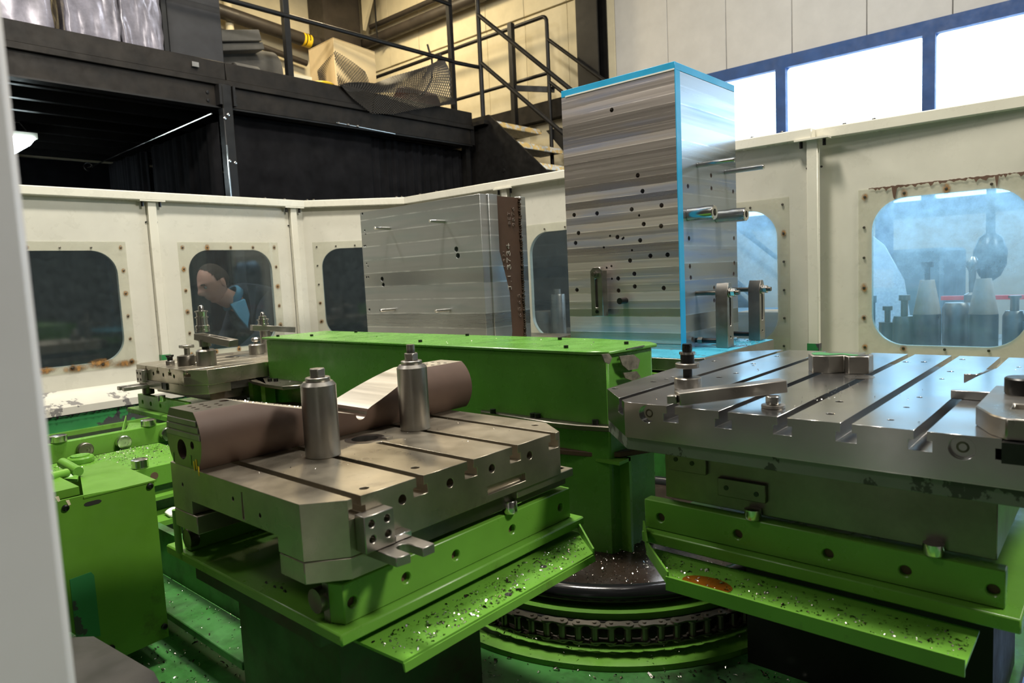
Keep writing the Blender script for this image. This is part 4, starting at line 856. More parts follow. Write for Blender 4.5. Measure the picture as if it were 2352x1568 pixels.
def strapbm(p0, p1, w, h, s0, s1, sw):
    p0, p1 = Vector(p0), Vector(p1); d = (p1-p0); bm = beam(nb(), p0, p1, w, h); c = beam(nb(), p0+d*s0, p0+d*s1, sw, h*1.6); return cut(bm, c)
e1 = aty(527, 782, 2.43)
e0 = aty(456, 772, 2.64); e1 = aty(537, 788, 2.44); part('strap', strapbm(e0, e1, .040, .024, .3, .82, .012), 'steel', s4, bevel=.001)
part('washer_stack', lathe(nb(), (aty(466, 762, 2.61).x, 2.61, aty(466, 762, 2.61).z), [(0, 0), (.025, 0), (.025, .010), (.0225, .011), (.0225, .013), (.025, .014), (.025, .024), (.020, .026), (.019, .052), (.024, .053), (.024, .057), (.018, .058), (.019, .074), (.0235, .075), (.0235, .079), (.010, .081), (.009, .096), (.006, .1), (0, .1)], 32), 'bright', s4)
s5 = root('strap_clamp', (1.52, 2.87, TZ), 'slotted strap clamp half hidden behind the green housing', 'clamp')
part('strap', strapbm((1.50, 2.84, -.168), (1.68, 2.80, -.192), .040, .024, .3, .9, .012), 'steel', s5, bevel=.001)
part('base_cylinder', Cy((1.55, 2.82, TZ), (1.55, 2.82, -.185), .022, n=24), 'steel', s5)
part('washer_stack', lathe(nb(), (1.55, 2.83, -.162), [(0, 0), (.024, 0), (.024, .007), (.020, .008), (.020, .022), (.025, .023), (.025, .027), (.016, .029), (.016, .040), (.009, .042), (.009, .052), (.005, .058), (0, .058)], 32), 'bright', s5)
s6 = root('knob_screw', (1.49, 2.80, TZ), 'round spacer with a screw knob near the green housing', 'knob')
part('spacer', lathe(nb(), (1.488, 2.79, TZ), [(0, 0), (.030, 0), (.031, .001), (.031, .040), (.027, .044), (0, .044)], 32), 'steel', s6); part('shank', Cy((1.488, 2.79, TZ+.044), (1.488, 2.79, TZ+.054), .007, n=16), 'steel', s6); part('knob', lathe(nb(), (1.488, 2.79, TZ+.054), [(0, 0), (.014, 0), (.019, .006), (.019, .012), (.014, .018), (0, .018)], 8), 'steel', s6)
tag(obj('shim_plate', B(1.36, 1.44, 2.90, 2.94, TZ+.0005, TZ+.004), 'steel'), 'small flat shim plate behind the strap clamp on the rear pallet', 'shim')
tag(obj('loose_washer', lathe(nb(), (1.38, 2.79, TZ+.0005), [(.010, 0), (.030, 0), (.030, .003), (.010, .003), (.010, 0)], 28), 'bright'), 'thin loose washer lying on the rear pallet', 'washer')
# ---------------- rails, rollers and ledges at the left
cv = root('roller_rail', (.6, 2.5, -.80), 'green transfer rail with steel rollers at the left', 'roller rail')
part('rail_bar', B(-.2, 1.03, 2.50, 2.525, -.515, -.452), 'green', cv, bevel=.002); part('rail_base', B(-.2, 1.03, 2.526, 2.60, -.80, -.47), 'green_dark', cv)
for x in (.572, .718, .832, .973): part('roller', lathe(nb(), (x, 2.498, -.487), [(0, 0), (.021, 0), (.023, .002), (.023, .020), (.021, .022), (.012, .0225), (.012, .021), (.004, .021), (.004, .019), (0, .019)], 28, (0, -1, 0)), 'bright' if x > .8 else 'steel_dark', cv)
for x in (.655, .925): part('roller', lathe(nb(), (x, 2.512, -.4515), [(0, 0), (.022, 0), (.024, .002), (.024, .020), (.020, .022), (0, .021)], 28), 'bright', cv)
ld = root('transfer_ledge', (.5, 2.3, -.80), 'green ledge covered in steel swarf behind the cover box', 'machine ledge')
lb = B(-.2, .93, 2.13, 2.455, -.565, -.505); part('ledge', lb, 'green', ld, bevel=.002); part('ledge_base', B(-.2, .93, 2.16, 2.455, -.80, -.566), 'green_dark', ld)
part('flange', B(-.2, .93, 2.10, 2.16, -.60, -.590), 'green', ld); part('flange', B(-.2, .93, 2.04, 2.16, -.66, -.645), 'green', ld)
part('roller', lathe(nb(), (.757, 2.15, -.504), [(0, 0), (.021, 0), (.023, .002), (.023, .024), (.019, .026), (0, .025)], 28), 'bright', ld)
part('hole_mark', Cy((.786, 2.131, -.533), (.786, 2.129, -.533), .011, n=18), 'rust_brown', ld)
part('round_boss', lathe(nb(), (.676, 2.395, -.504), [(0, 0), (.036, 0), (.037, .002), (.037, .014), (.034, .018), (.026, .018), (.026, .022), (.012, .023), (0, .02)], 32), 'green', ld)
tag(obj('white_tissue', pz(nb(), [(.785, 2.045), (.80, 2.042), (.828, 2.05), (.826, 2.075), (.836, 2.09), (.82, 2.115), (.80, 2.10), (.79, 2.09)], -.6445, -.632), 'rag', bevel=.004), 'crumpled white tissue lying on the green ledge', 'tissue')
# ---------------- green cover box, lower left
gc = root('green_cover_box', (.5, 1.7, -.75), 'bright green sheet metal cover box with black screws', 'cover box')
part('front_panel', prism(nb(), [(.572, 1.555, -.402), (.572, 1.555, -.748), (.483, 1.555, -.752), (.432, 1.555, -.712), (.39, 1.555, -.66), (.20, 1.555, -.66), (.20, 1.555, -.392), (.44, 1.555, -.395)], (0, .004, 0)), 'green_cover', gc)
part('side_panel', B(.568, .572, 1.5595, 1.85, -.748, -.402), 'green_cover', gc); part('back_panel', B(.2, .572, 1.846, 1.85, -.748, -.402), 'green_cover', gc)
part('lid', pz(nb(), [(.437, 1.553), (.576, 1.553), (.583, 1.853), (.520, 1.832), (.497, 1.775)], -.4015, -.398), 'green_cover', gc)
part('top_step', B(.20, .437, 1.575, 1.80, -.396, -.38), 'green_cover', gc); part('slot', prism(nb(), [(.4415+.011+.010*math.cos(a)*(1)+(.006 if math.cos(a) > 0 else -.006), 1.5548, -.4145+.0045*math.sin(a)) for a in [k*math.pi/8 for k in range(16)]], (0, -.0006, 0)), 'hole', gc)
for x, z in ((.5625, -.4085), (.404, -.411), (.570-.006, -.722), (.458, -.7235)): part('screw', lathe(nb(), (x, 1.5548, z), [(.0065, 0), (.0065, .004), (.004, .005), (.003, .003), (0, .003)], 14, (0, -1, 0)), 'bolt', gc)
for x, z in ((.389, -.385), (.406, -.397)): part('paint_scrape', prism(nb(), [(x, 1.5548, z), (x+.006, 1.5548, z), (x+.008, 1.5548, z-.010), (x+.004, 1.5548, z-.011)], (0, -.0006, 0)), 'pipe_cream', gc)
part('patch', prism(nb(), [(.398, 1.5548, -.555), (.436, 1.5548, -.553), (.441, 1.5548, -.562), (.441, 1.5548, -.69), (.398, 1.5548, -.68)], (0, -.0008, 0)), 'green_chip', gc)
hd = gc
h0, h1 = at(143, 1062, -.375), at(180, 1083, -.385)
part('handle', tube(nb(), [h0, h1], .011, 16), 'green', hd, angle=50); h2, h3 = at(112, 1096, -.375), at(152, 1086, -.380)
part('handle', tube(nb(), [h2, h3], .010, 16), 'green', hd); part('handle_plate', prism(nb(), [at(150, 1085, -.385), at(180, 1092, -.392), at(178, 1100, -.392), at(140, 1098, -.392)], (0, 0, -.006)), 'green', hd)
sl = tag(obj('black_sheet_edge', pz(nb(), [(.20, 1.50), (.345, 1.395), (.375, 1.36), (.395, 1.15), (.36, .95), (.2, .9)], -.62, -.60), paint('black_dirty_sheet', (.03, .026, .022), .4, .4)), 'dirty black sheet metal at the lower left below the cover box', 'sheet metal')
# ---------------- near white post (out of focus)
np_ = root('door_post', (.08, .42, FL), 'blurred grey white door post close to the camera', 'post')
part('post_profile', B(.035, .1035, .41, .48, FL, 1.0), 'post_grey', np_, bevel=.004); part('flange', B(.028, .036, .395, .50, FL, 1.0), 'post_grey', np_, bevel=.002)
tag(obj('blue_stained_sheet', B(-.02, .026, .44, .46, FL, .4), 'gravel'), 'dark blue stained sheet at the very left edge beside the near post', 'sheet metal')
# ================================================================== milled tower
ts = root('tower_station', (2.45, 1.4, -.80), 'green pallet carrier under the milled tower', 'pallet carrier')
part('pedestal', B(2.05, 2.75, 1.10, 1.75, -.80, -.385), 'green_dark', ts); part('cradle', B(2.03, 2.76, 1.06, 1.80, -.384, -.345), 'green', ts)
tp = root('tower_pallet', (2.4, 1.4, -.34), 'steel pallet with cyan painted top under the milled tower', 'pallet')
part('pallet_body', pz(nb(), [(2.045, 1.09), (2.10, 1.033), (2.69, 1.033), (2.69, 1.75), (2.10, 1.75), (2.045, 1.70)], -.335, -.2945), 'steel', tp, bevel=.001)
part('cyan_coating', pz(nb(), [(2.047, 1.09), (2.10, 1.035), (2.688, 1.035), (2.688, 1.748), (2.10, 1.748), (2.047, 1.70)], -.2943, -.2925), 'cyan_dirty', tp)
tw = root('milled_steel_tower', (2.5, 1.45, -.292), 'tall square milled steel tower with cyan edges and drilled holes', 'workpiece')
X0, X1, Y0, Y1, Zb, Zt = 2.262, 2.75, 1.202, 1.695, -.292, .686
bm = B(X0, X1, Y0, Y1, Zb, Zt); cuts = nb()
LH = [(1.464, .598), (1.361, .345), (1.343, .286), (1.267, .227), (1.391, .225), (1.546, .225), (1.655, .229), (1.342, .167), (1.271, .154), (1.637, .157), (1.653, .119), (1.457, .128), (1.359, .109), (1.318, .05), (1.248, .05), (1.405, .037), (1.388, -.013), (1.46, -.028), (1.388, -.06), (1.267, -.069), (1.46, -.074), (1.655, -.067)]
for y, z in LH: cyl(cuts, (X0-.01, y, z), (X0+.05, y, z), .0085, n=20)
for y, z in ((1.36, .20), (1.49, .135), (1.395, .075), (1.52, .093), (1.488, .02), (1.51, .015), (1.488, -.028), (1.43, .123), (1.435, .12)): cyl(cuts, (X0-.01, y, z), (X0+.03, y, z), .0045, n=14)
for x, z in ((2.526, .344), (2.338, .292), (2.527, .296), (2.72, .295), (2.337, .106), (2.721, .110), (2.339, .005), (2.719, .010), (2.344, -.036), (2.713, -.033), (2.533, -.081), (2.531, -.130), (2.345, -.262)): cyl(cuts, (x, Y0-.01, z), (x, Y0+.05, z), .0085, n=20)
part('block', cut(bm, cuts), 'tower', tw)
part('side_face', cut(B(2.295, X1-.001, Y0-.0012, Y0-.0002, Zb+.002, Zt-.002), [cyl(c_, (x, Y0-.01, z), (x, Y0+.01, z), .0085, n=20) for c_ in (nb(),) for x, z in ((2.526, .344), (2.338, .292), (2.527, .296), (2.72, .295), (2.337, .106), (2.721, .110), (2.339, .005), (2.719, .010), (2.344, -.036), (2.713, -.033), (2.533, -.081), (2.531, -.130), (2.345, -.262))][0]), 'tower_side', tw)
part('cyan_cover', B(X0-.001, X1, Y0-.001, Y1, Zt+.001, .713), 'cyan', tw, bevel=.001)
part('torn_edge', B(X0-.0022, X0-.0012, Y0, Y1-.02, Zt-.001, Zt+.004), 'chalk', tw)
part('cyan_edge', B(X0-.0018, 2.294, Y0-.003, Y0+.0, Zb+.001, Zt), 'cyan', tw)
part('groove_line', B(X0-.0012, X0-.0002, Y0, Y1-.06, -.283, -.281), 'bright', tw); part('groove_line', B(X0-.0012, X0-.0002, Y0, Y1-.06, -.276, -.2745), 'bright', tw)
part('dark_foot', B(X0-.0008, X0-.0002, Y0+.001, Y1-.06, -.274, -.2725), 'bolt', tw)
for x, z, y1 in ((2.415, .372, 1.056), (2.649, .366, 1.046)): tag(obj('dowel_pin', lathe(nb(), (x, 1.2, z), [(0, 0), (.0095, 0), (.0095, 1.197-y1), (.007, 1.2-y1), (0, 1.2-y1)], 20, (0, -1, 0)), 'bright'), 'slim dowel pin nearer the cyan edge of the tower' if x < 2.5 else 'slim dowel pin nearer the far edge of the tower', 'dowel pin', 'dowel pins on the tower')
for x, y1 in ((2.34, 1.101), (2.573, 1.085)): tag(obj('bushing', lathe(nb(), (x, 1.2, .190), [(.012, 0), (.0245, 0), (.0245, .05), (.0255, .055), (.0255, 1.197-y1), (.023, 1.2-y1), (.0125, 1.2-y1), (.011, 1.19-y1), (.011, .01)], 32, (0, -1, 0)), 'bright'), 'thick bored bushing nearer the cyan edge of the tower' if x < 2.5 else 'thick bored bushing nearer the far edge of the tower', 'bushing', 'bushings on the tower')
def vstrap(x, ys, label, front=False):
    t = root('vertical_strap', (x, ys, -.292), label, 'clamp strap')
    prof = [(-.291,), ]; bm = prism(nb(), [(x-.014, ys-.02, -.291), (x+.036, ys-.02, -.291), (x+.036, ys-.02, -.09), (x+.022, ys-.02, -.060), (x-.0, ys-.02, -.060), (x-.014, ys-.02, -.09)], (0, .045, 0))
    bm = cut(bm, prism(nb(), [(x+.011+a, ys-.05, z) for a, z in ((-.006, -.215), (.006, -.215), (.006, -.085), (-.006, -.085))], (0, .1, 0)))
    bm = cut(bm, Cy((x+.011, ys-.03, -.255), (x+.011, ys+.0, -.255), .005, n=14))
    part('strap', bm, 'steel', t, bevel=.001)
    part('stud', Cy((x+.011, 1.2, -.095), (x+.011, ys-.055, -.095), .0085, n=18), 'steel_dark', t)
    part('washer', Cy((x+.011, ys-.0205, -.095), (x+.011, ys-.0245, -.095), .019, n=28), 'bright', t); part('hex_nut', hexp(nb(), (x+.011, ys-.025, -.095), .0155, .016, (0, -1, 0)), 'bright', t, bevel=.001)
    part('jack_screw', Cy((x+.0, 1.2, -.268), (x+.0, ys+.025, -.268), .009, n=18), 'bolt', t); part('jack_nut', hexp(nb(), (x, 1.19, -.268), .013, .018, (0, -1, 0)), 'steel', t)
vstrap(2.372, 1.09, 'slotted upright clamp strap nearer the cyan edge of the tower'); vstrap(2.637, 1.08, 'slotted upright clamp strap nearer the far edge of the tower')
t = root('vertical_strap', (2.21, 1.52, -.165), 'slotted clamp strap bolted to the broad tower face', 'clamp strap')
bm = prism(nb(), [(2.205, y, z) for y, z in ((1.495, -.168), (1.548, -.168), (1.548, .005), (1.535, .018), (1.505, .018), (1.495, .005))], (.035, 0, 0))
part('strap', cut(bm, B(2.18, 2.27, 1.516, 1.528, -.135, -.025)), 'steel', t, bevel=.001)
part('stud', Cy((2.262, 1.522, -.008), (2.185, 1.522, -.008), .0075, n=16), 'steel_dark', t); part('hex_nut', hexp(nb(), (2.2045, 1.522, -.008), .014, .013, (-1, 0, 0)), 'steel', t); part('jack_screw', Cy((2.262, 1.522, -.150), (2.202, 1.522, -.150), .007, n=14), 'bolt', t); part('rest', Cy((2.262, 1.43, -.112), (2.22, 1.43, -.112), .012, n=16), 'bolt', t)
# ================================================================== upright plate
ps = root('plate_station', (2.4, 2.5, -.80), 'green pallet carrier under the upright plate', 'pallet carrier')
part('pedestal', B(2.05, 2.70, 2.0, 3.05, -.80, -.345), 'green_dark', ps); part('pallet', B(2.03, 2.72, 1.98, 3.05, -.344, -.292), 'pallet_steel', ps)
up = root('upright_milled_plate', (2.35, 2.54, -.291), 'thick upright milled plate with brown rear slab and welds', 'workpiece')
bm = B(2.205, 2.252, 2.112, 2.965, -.291, .360); cuts = nb()
for y, z, r in ((2.274, .132, .0125), (2.266, .103, .0125), (2.819, .017, .0115), (2.812, -.012, .0105), (2.945, .353, .006), (2.935, .268, .005), (2.93, .248, .004), (2.948, .19, .005), (2.937, .19, .005), (2.937, .10, .004), (2.927, .085, .004), (2.945, .03, .005), (2.93, .03, .005), (2.94, -.137, .007)): cyl(cuts, (2.19, y, z), (2.24, y, z), r, n=18)
part('face_plate', cut(bm, cuts), 'plate_mill', up, bevel=.0008)
hc = nb()
for x, z in ((2.215, .345), (2.228, .185), (2.232, .02), (2.237, -.15)): cyl(hc, (x+.003, 2.10, z), (x+.003, 2.135, z), .007, n=16)
part('edge_plate', cut(B(2.253, 2.309, 2.105, 2.96, -.291, .362), hc), 'plate_mill', up, bevel=.001)
part('brown_slab', B(2.310, 2.463, 2.115, 2.955, -.291, .357), 'rust_brown', up)
part('milled_flat', prism(nb(), [(2.3095, 2.1145, .14), (2.372, 2.1145, -.07), (2.378, 2.1145, -.25), (2.37, 2.1145, -.29), (2.3095, 2.1145, -.29)], (0, -.001, 0)), 'plate_mill', up)
part('rear_plate', B(2.468, 2.505, 2.108, 2.96, -.291, .362), 'plate_mill', up, bevel=.001)
wbm = nb(); rr = random.Random(2)
for k in range(60): z = .35-.64*k/59; r = .006+rr.uniform(0, .003); lathe(wbm, (2.466+rr.uniform(-.003, .003), 2.113, z-r), [(0, 0), (r, r*.6), (r, r*1.3), (0, r*2)], 7)
wd = part('weld_bead', wbm, 'weld', up); wd['kind'] = 'stuff'
def stroke(pts, r=.0013): return tube(nb(), pts, r, 5)
DIG = {'1': [[(0, .2), (0, 1)]], '3': [[(0, .9), (.3, 1), (.55, .85), (.5, .65), (.2, .52), (.5, .45), (.6, .2), (.3, 0), (0, .12)]], '7': [[(0, 1), (.6, 1), (.3, .5), (.2, 0)]], '4': [[(.45, 0), (.45, 1), (0, .35), (.7, .35)]], 'J': [[(.1, 1), (.6, 1)], [(.4, 1), (.42, .3), (.3, .05), (.05, .1)]],
       '9': [[(.5, .7), (.25, .55), (.05, .75), (.25, 1), (.5, .85), (.5, .4), (.35, 0)]], '2': [[(0, .85), (.25, 1), (.5, .8), (.4, .5), (0, 0), (.55, .02)]], 'B': [[(0, 0), (0, 1), (.4, .9), (.35, .6), (0, .52), (.5, .4), (.45, .08), (0, 0)]], 'E': [[(.5, 1), (0, 1), (0, 0), (.5, 0)], [(0, .5), (.4, .5)]], 'T': [[(0, 1), (.6, 1)], [(.3, 1), (.3, 0)]], '.': [[(.2, 0), (.25, .08)]], '6': [[(.5, .95), (.15, .6), (0, .25), (.25, 0), (.5, .2), (.3, .45), (.05, .3)]], '8': [[(.3, .5), (.05, .75), (.3, 1), (.5, .75), (.3, .5), (0, .25), (.3, 0), (.55, .25), (.3, .5)]], '5': [[(.5, 1), (.1, 1), (.05, .55), (.4, .6), (.5, .3), (.3, 0), (0, .1)]]}
def chalk(txt, x, z, h, adv, mat, name):
    # letters read bottom to top: text direction = +z, letter height points towards -x
    for k, c_ in enumerate(txt):
        for s_ in DIG.get(c_, []):
            part(name, stroke([(x - (v)*h, 2.1135, z + k*adv + u*h*1.5) for u, v in s_], .0011), mat, up, smooth=False)
chalk('J.13734', 2.388, -.062, .024, .031, 'chalk', 'marker_stroke'); chalk('1921', 2.352, .045, .013, .022, 'chalk_dim', 'marker_stroke'); chalk('BET', 2.40, .235, .016, .02, 'chalk_dim', 'marker_stroke'); chalk('9876', 2.43, .225, .018, .024, 'chalk_dim', 'marker_stroke'); chalk('6565', 2.445, -.19, .02, .03, 'chalk_dim', 'marker_stroke')
for k, (y, z) in enumerate(((2.735, .262), (2.340, .261), (2.732, -.136), (2.336, -.140))):
    tag(obj('dowel_pin', lathe(nb(), (2.204, y, z), [(0, 0), (.0075, 0), (.0075, .086), (.006, .09), (0, .09)], 16, (-1, 0, 0)), 'bright'), ('upper left', 'upper right', 'lower left', 'lower right')[k] + ' steel pin sticking out of the upright plate', 'dowel pin', 'dowel pins in the upright plate')
tag(obj('fixture_block', B(2.76, 2.86, 1.80, 1.98, -.292, .33), 'steel_dark', bevel=.002), 'grey steel block behind the left edge of the tower', 'block')
# ================================================================== things outside the enclosure seen through the right windows
bn = root('tool_bench', (3.5, .6, FL), 'steel tool bench outside the right enclosure wall', 'bench')
part('bench_top', B(3.14, 3.85, -.5, 2.9, -.41, -.37), 'steel_dark', bn)
for y in (-.4, 1.2, 2.8): part('leg', B(3.2, 3.26, y-.03, y+.03, FL, -.411), 'blue_haze', bn); part('leg', B(3.72, 3.78, y-.03, y+.03, FL, -.411), 'blue_haze', bn)
def cone(y, r, label, x=3.35):
    t = root('cone_fixture', (x, y, -.37), label, 'cone fixture', 'cone fixtures on the tool bench')
    part('cylinder', Cy((x, y, -.37), (x, y, -.241), r, n=32), 'bench_steel', t); part('cone', Cy((x, y, -.2405), (x, y, -.098), r*.99, r*.52, n=32), 'cone_steel', t)
    part('shank', Cy((x, y, -.098), (x, y, -.045), .011, n=16), 'bolt', t); part('bolt_head', hexp(nb(), (x, y, -.045), .024, .022), 'bolt', t)
cone(.638, .052, 'cone topped steel fixture with bolt at the window centre'); cone(.440, .052, 'cone topped steel fixture right of the other cone')
def toolcyl(name, x, y, prof, lab, mat='bench_steel'): return tag(obj(name, lathe(nb(), (x, y, -.37), prof, 28), mat), lab, 'tool holder')
toolcyl('tool_holder', 3.36, .725, [(0, 0), (.045, 0), (.045, .10), (.04, .12), (.014, .12), (.014, .185), (.022, .187), (.022, .21), (0, .21)], 'bolt topped holder left of the window centre cone')
toolcyl('tool_holder', 3.40, .80, [(0, 0), (.035, 0), (.035, .09), (.012, .09), (.012, .14), (.02, .142), (.02, .16), (0, .16)], 'short bolt holder at the left side of the blue window')
toolcyl('tool_holder', 3.32, .86, [(0, 0), (.03, 0), (.03, .18), (.035, .181), (.035, .21), (.01, .212), (0, .235)], 'dark tall holder at the left edge of the blue window', 'blue_haze')
toolcyl('tool_holder', 3.45, .545, [(0, 0), (.055, 0), (.055, .15), (.045, .17), (0, .17)], 'wide steel drum between the two cones')
toolcyl('tool_holder', 3.5, .50, [(0, 0), (.03, 0), (.03, .20), (.012, .21), (.014, .30), (.024, .32), (.024, .34), (.012, .36), (0, .36)], 'rounded steel post between the two cones')
toolcyl('tool_holder', 3.38, .34, [(0, 0), (.04, 0), (.04, .12), (.03, .14), (.015, .14), (.015, .19), (.022, .19), (.022, .2), (0, .2)], 'bolt topped holder right of the right cone')
toolcyl('tool_holder', 3.34, .26, [(0, 0), (.05, 0), (.05, .10), (.012, .10), (.012, .17), (.03, .172), (.03, .18), (0, .18)], 'dark holder at the right edge of the blue window', 'blue_haze')
toolcyl('tool_holder', 3.30, 2.56, [(0, 0), (.045, 0), (.045, .24), (.042, .25), (.020, .25), (.020, .28), (0, .28)], 'brass coloured holder seen left of the tower', 'bench_steel')
toolcyl('tool_holder', 3.34, 2.69, [(0, 0), (.07, 0), (.07, .13), (.065, .148), (0, .148)], 'broad brass coloured holder seen left of the tower', 'bench_steel')
tag(obj('wooden_block', B(3.25, 3.45, 1.15, 1.43, -.37, -.225), 'copper', bevel=.003), 'orange brown wooden block behind the upright straps', 'wooden block')
hl = root('black_funnel', (3.7, .45, -.1), 'dark rounded tool hanging behind the right cone', 'tool')
part('bell', lathe(nb(), (3.75, .47, -.13), [(0, 0), (.04, .03), (.062, .08), (.065, .14), (.045, .2), (.02, .22), (0, .22)], 28), 'bolt', hl); part('stem', Cy((3.75, .47, .08), (3.75, .47, .30), .018, n=14), 'bolt', hl)
mc = root('background_machine', (5.2, 1.6, FL), 'pale blue grey machine and frames beyond the enclosure', 'machine')
part('cabinet_body', B(4.9, 5.7, .85, 1.25, FL, .05), 'blue_haze', mc, bevel=.02); part('table', B(4.4, 5.6, 1.3, 2.6, FL, -.35), 'blue_haze', mc, bevel=.02); part('column', B(4.8, 4.9, 1.12, 1.20, -.3, .42), 'flare_blue_frame', mc); part('beam', B(4.8, 4.9, 1.2, 1.9, .30, .36), 'flare_blue_frame', mc); part('red_rail', B(4.1, 4.15, -.4, .72, -.225, -.205), flat('red_paint', (.6, .03, .03), .4), mc); part('orange_band', B(4.25, 4.3, .98, 1.5, -.16, -.06), 'copper', mc)
ps_ = tag(obj('plastic_sheet', prism(nb(), [(3.5, 1.02, -.37), (3.5, .72, -.37), (3.5, .76, -.1), (3.5, .84, .06), (3.5, .95, .16), (3.5, 1.02, .18)], (.02, 0, 0)), 'pvc'), 'clear plastic sheet hanging at the left of the blue window', 'plastic sheet')
# ================================================================== the man behind the left window
mn = root('person', (2.25, 4.6, FL), 'man with receding brown hair in dark jacket and blue shirt looking down', 'person')
def skin_body():
    V = [(2.46, 4.42, -.62), (2.44, 4.40, -.40), (2.36, 4.36, -.20), (2.24, 4.30, -.06), (2.16, 4.26, .0),   # pelvis, waist, chest, upper chest, neck base
         (2.33, 4.16, -.06), (2.22, 4.07, -.30), (2.02, 4.06, -.42),        # near arm
         (2.32, 4.50, -.08), (2.24, 4.58, -.32), (2.05, 4.52, -.44),        # far arm
         (2.43, 4.32, -.72), (2.40, 4.30, -1.10), (2.44, 4.30, -1.48), (2.33, 4.29, -1.51),
         (2.47, 4.52, -.72), (2.46, 4.53, -1.10), (2.50, 4.53, -1.48), (2.39, 4.53, -1.51)]
    E = [(0, 1), (1, 2), (2, 3), (3, 4), (3, 5), (5, 6), (6, 7), (3, 8), (8, 9), (9, 10), (0, 11), (11, 12), (12, 13), (13, 14), (0, 15), (15, 16), (16, 17), (17, 18)]
    RR = [.14, .145, .16, .125, .065, .075, .055, .042, .075, .055, .042, .095, .065, .05, .045, .095, .065, .05, .045]
    me = bpy.data.meshes.new('body'); l = mn.location; me.from_pydata([(x-l.x, y-l.y, z-l.z) for x, y, z in V], E, []); o = bpy.data.objects.new('jacket', me); COL.objects.link(o); o.parent = mn
    m = o.modifiers.new('skin', 'SKIN'); me.skin_vertices
    for sv, r in zip(me.skin_vertices[0].data, RR): sv.radius = (r, r)
    me.skin_vertices[0].data[0].use_root = True
    s = o.modifiers.new('sub', 'SUBSURF'); s.levels = 2; s.render_levels = 2
    me.materials.append(M['jacket']); return o
bo = skin_body(); dg = bpy.context.evaluated_depsgraph_get(); me = bpy.data.meshes.new_from_object(bo.evaluated_get(dg)); bo.modifiers.clear(); old = bo.data; bo.data = me; bpy.data.meshes.remove(old)
me.polygons.foreach_set('use_smooth', [True]*len(me.polygons))
if not me.materials: me.materials.append(M['jacket'])
# head: built facing -x, then pitched down
def g(d, s): return math.exp(-d*d/(2*s*s))
def headbm(grow=0, hair=False):
    bm = nb(); bmesh.ops.create_uvsphere(bm, u_segments=56, v_segments=44, radius=1)
    for v in bm.verts:
        x, y, z = v.co; n = v.co.copy()
        X_, Y_, Z_ = x*.098, y*.076, z*.118
        if z < 0: k = 1-.30*(-z)**1.3; Y_ *= k; X_ = X_*(1-.10*(-z)) - .014*(-z)
        if x < 0 and z > -.2: X_ *= 1-.06*z
        if x > 0 and z < -.1: X_ *= 1-.45*min(1, (-z-.1)*1.2)
        yn = y
        if x < -.2:
            f = min(1, (-x-.2)/.4)
            X_ -= f*.026*g(yn, .13)*g(z+.16, .14)*(1 if z > -.30 else .6)      # nose
            X_ -= f*.012*g(yn, .10)*g(z-.06, .20)                                 # nose bridge
            X_ -= f*.006*g(z-.22, .07)*g(yn, .5)                                  # brow
            X_ += f*.010*(g(yn-.36, .14)+g(yn+.36, .14))*g(z-.06, .09)            # eye sockets
            X_ -= f*.006*g(yn, .25)*g(z+.50, .05) ; X_ += f*.004*g(yn, .3)*g(z+.565, .025); X_ -= f*.006*g(yn, .22)*g(z+.62, .05)   # lips
            X_ += f*.006*g(z+.72, .06)*g(yn, .4); X_ -= f*.014*g(yn, .30)*g(z+.88, .12)   # chin
        v.co = Vector((X_, Y_, Z_)) + n*grow
    if hair:
        kill = [f for f in bm.faces if not (f.calc_center_median().z > .02 - (.075 if f.calc_center_median().x > .03 else 0)) or f.calc_center_median().x < -.040 + .45*max(0, abs(f.calc_center_median().y)-.03)]
        bmesh.ops.delete(bm, geom=kill, context='FACES')
    return bm
HM = Matrix.Translation((1.995, 4.19, .045)) @ Matrix.Rotation(math.radians(-24), 4, 'Y') @ Matrix.Rotation(math.radians(8), 4, 'Z')
def hput(name, bm, mat, **k): bmesh.ops.transform(bm, matrix=HM, verts=bm.verts); return part(name, bm, mat, mn, **k)
hput('head', headbm(), 'skin', angle=180); hput('hair', headbm(.004, True), 'hair', angle=180)
for s in (-1, 1):
    e = nb(); bmesh.ops.create_uvsphere(e, u_segments=16, v_segments=12, radius=1)
    for v in e.verts: v.co = Vector((v.co.x*.016+.010+.10*0, s*.074+v.co.y*.008, v.co.z*.030-.005 - v.co.x*.004))
    hput('ear', e, 'skin', angle=180)
    e = nb(); bmesh.ops.create_uvsphere(e, u_segments=12, v_segments=10, radius=.0115)
    for v in e.verts: v.co += Vector((-.078, s*.027, .006))
    hput('eye', e, flat('eye_white', (.5, .46, .42), .2), angle=180)
    hput('eyebrow', tube(nb(), [(-.094, s*.012, .026), (-.094, s*.028, .030), (-.084, s*.042, .024)], .0035, 6), 'hair')
part('neck', tube(nb(), [(2.02, 4.20, -.02), (2.075, 4.215, -.05), (2.15, 4.25, -.08), (2.20, 4.28, -.10)], .058, 24), 'skin', mn)
bm = nb(); n = 28
for (cx_, cz_, rr_, h_) in ((2.135, .005, .071, 0),):
    rings = []
    for k, (ox, oz, r_) in enumerate(((0, 0, .068), (.012, -.004, .078), (.035, -.03, .088))):
        rings.append([bm.verts.new((2.105+ox + (r_*math.cos(a))*.55, 4.232+ox*.5 + r_*math.sin(a), -.035+oz + r_*math.cos(a)*.75 + (.0))) for a in [2*math.pi*i/n for i in range(n)]])
    for a, b in zip(rings, rings[1:]):
        for i in range(n): bm.faces.new((a[i], a[(i+1) % n], b[(i+1) % n], b[i]))
o = part('shirt_collar', bm, 'shirt', mn, angle=180); m = o.modifiers.new('s', 'SOLIDIFY'); m.thickness = .006
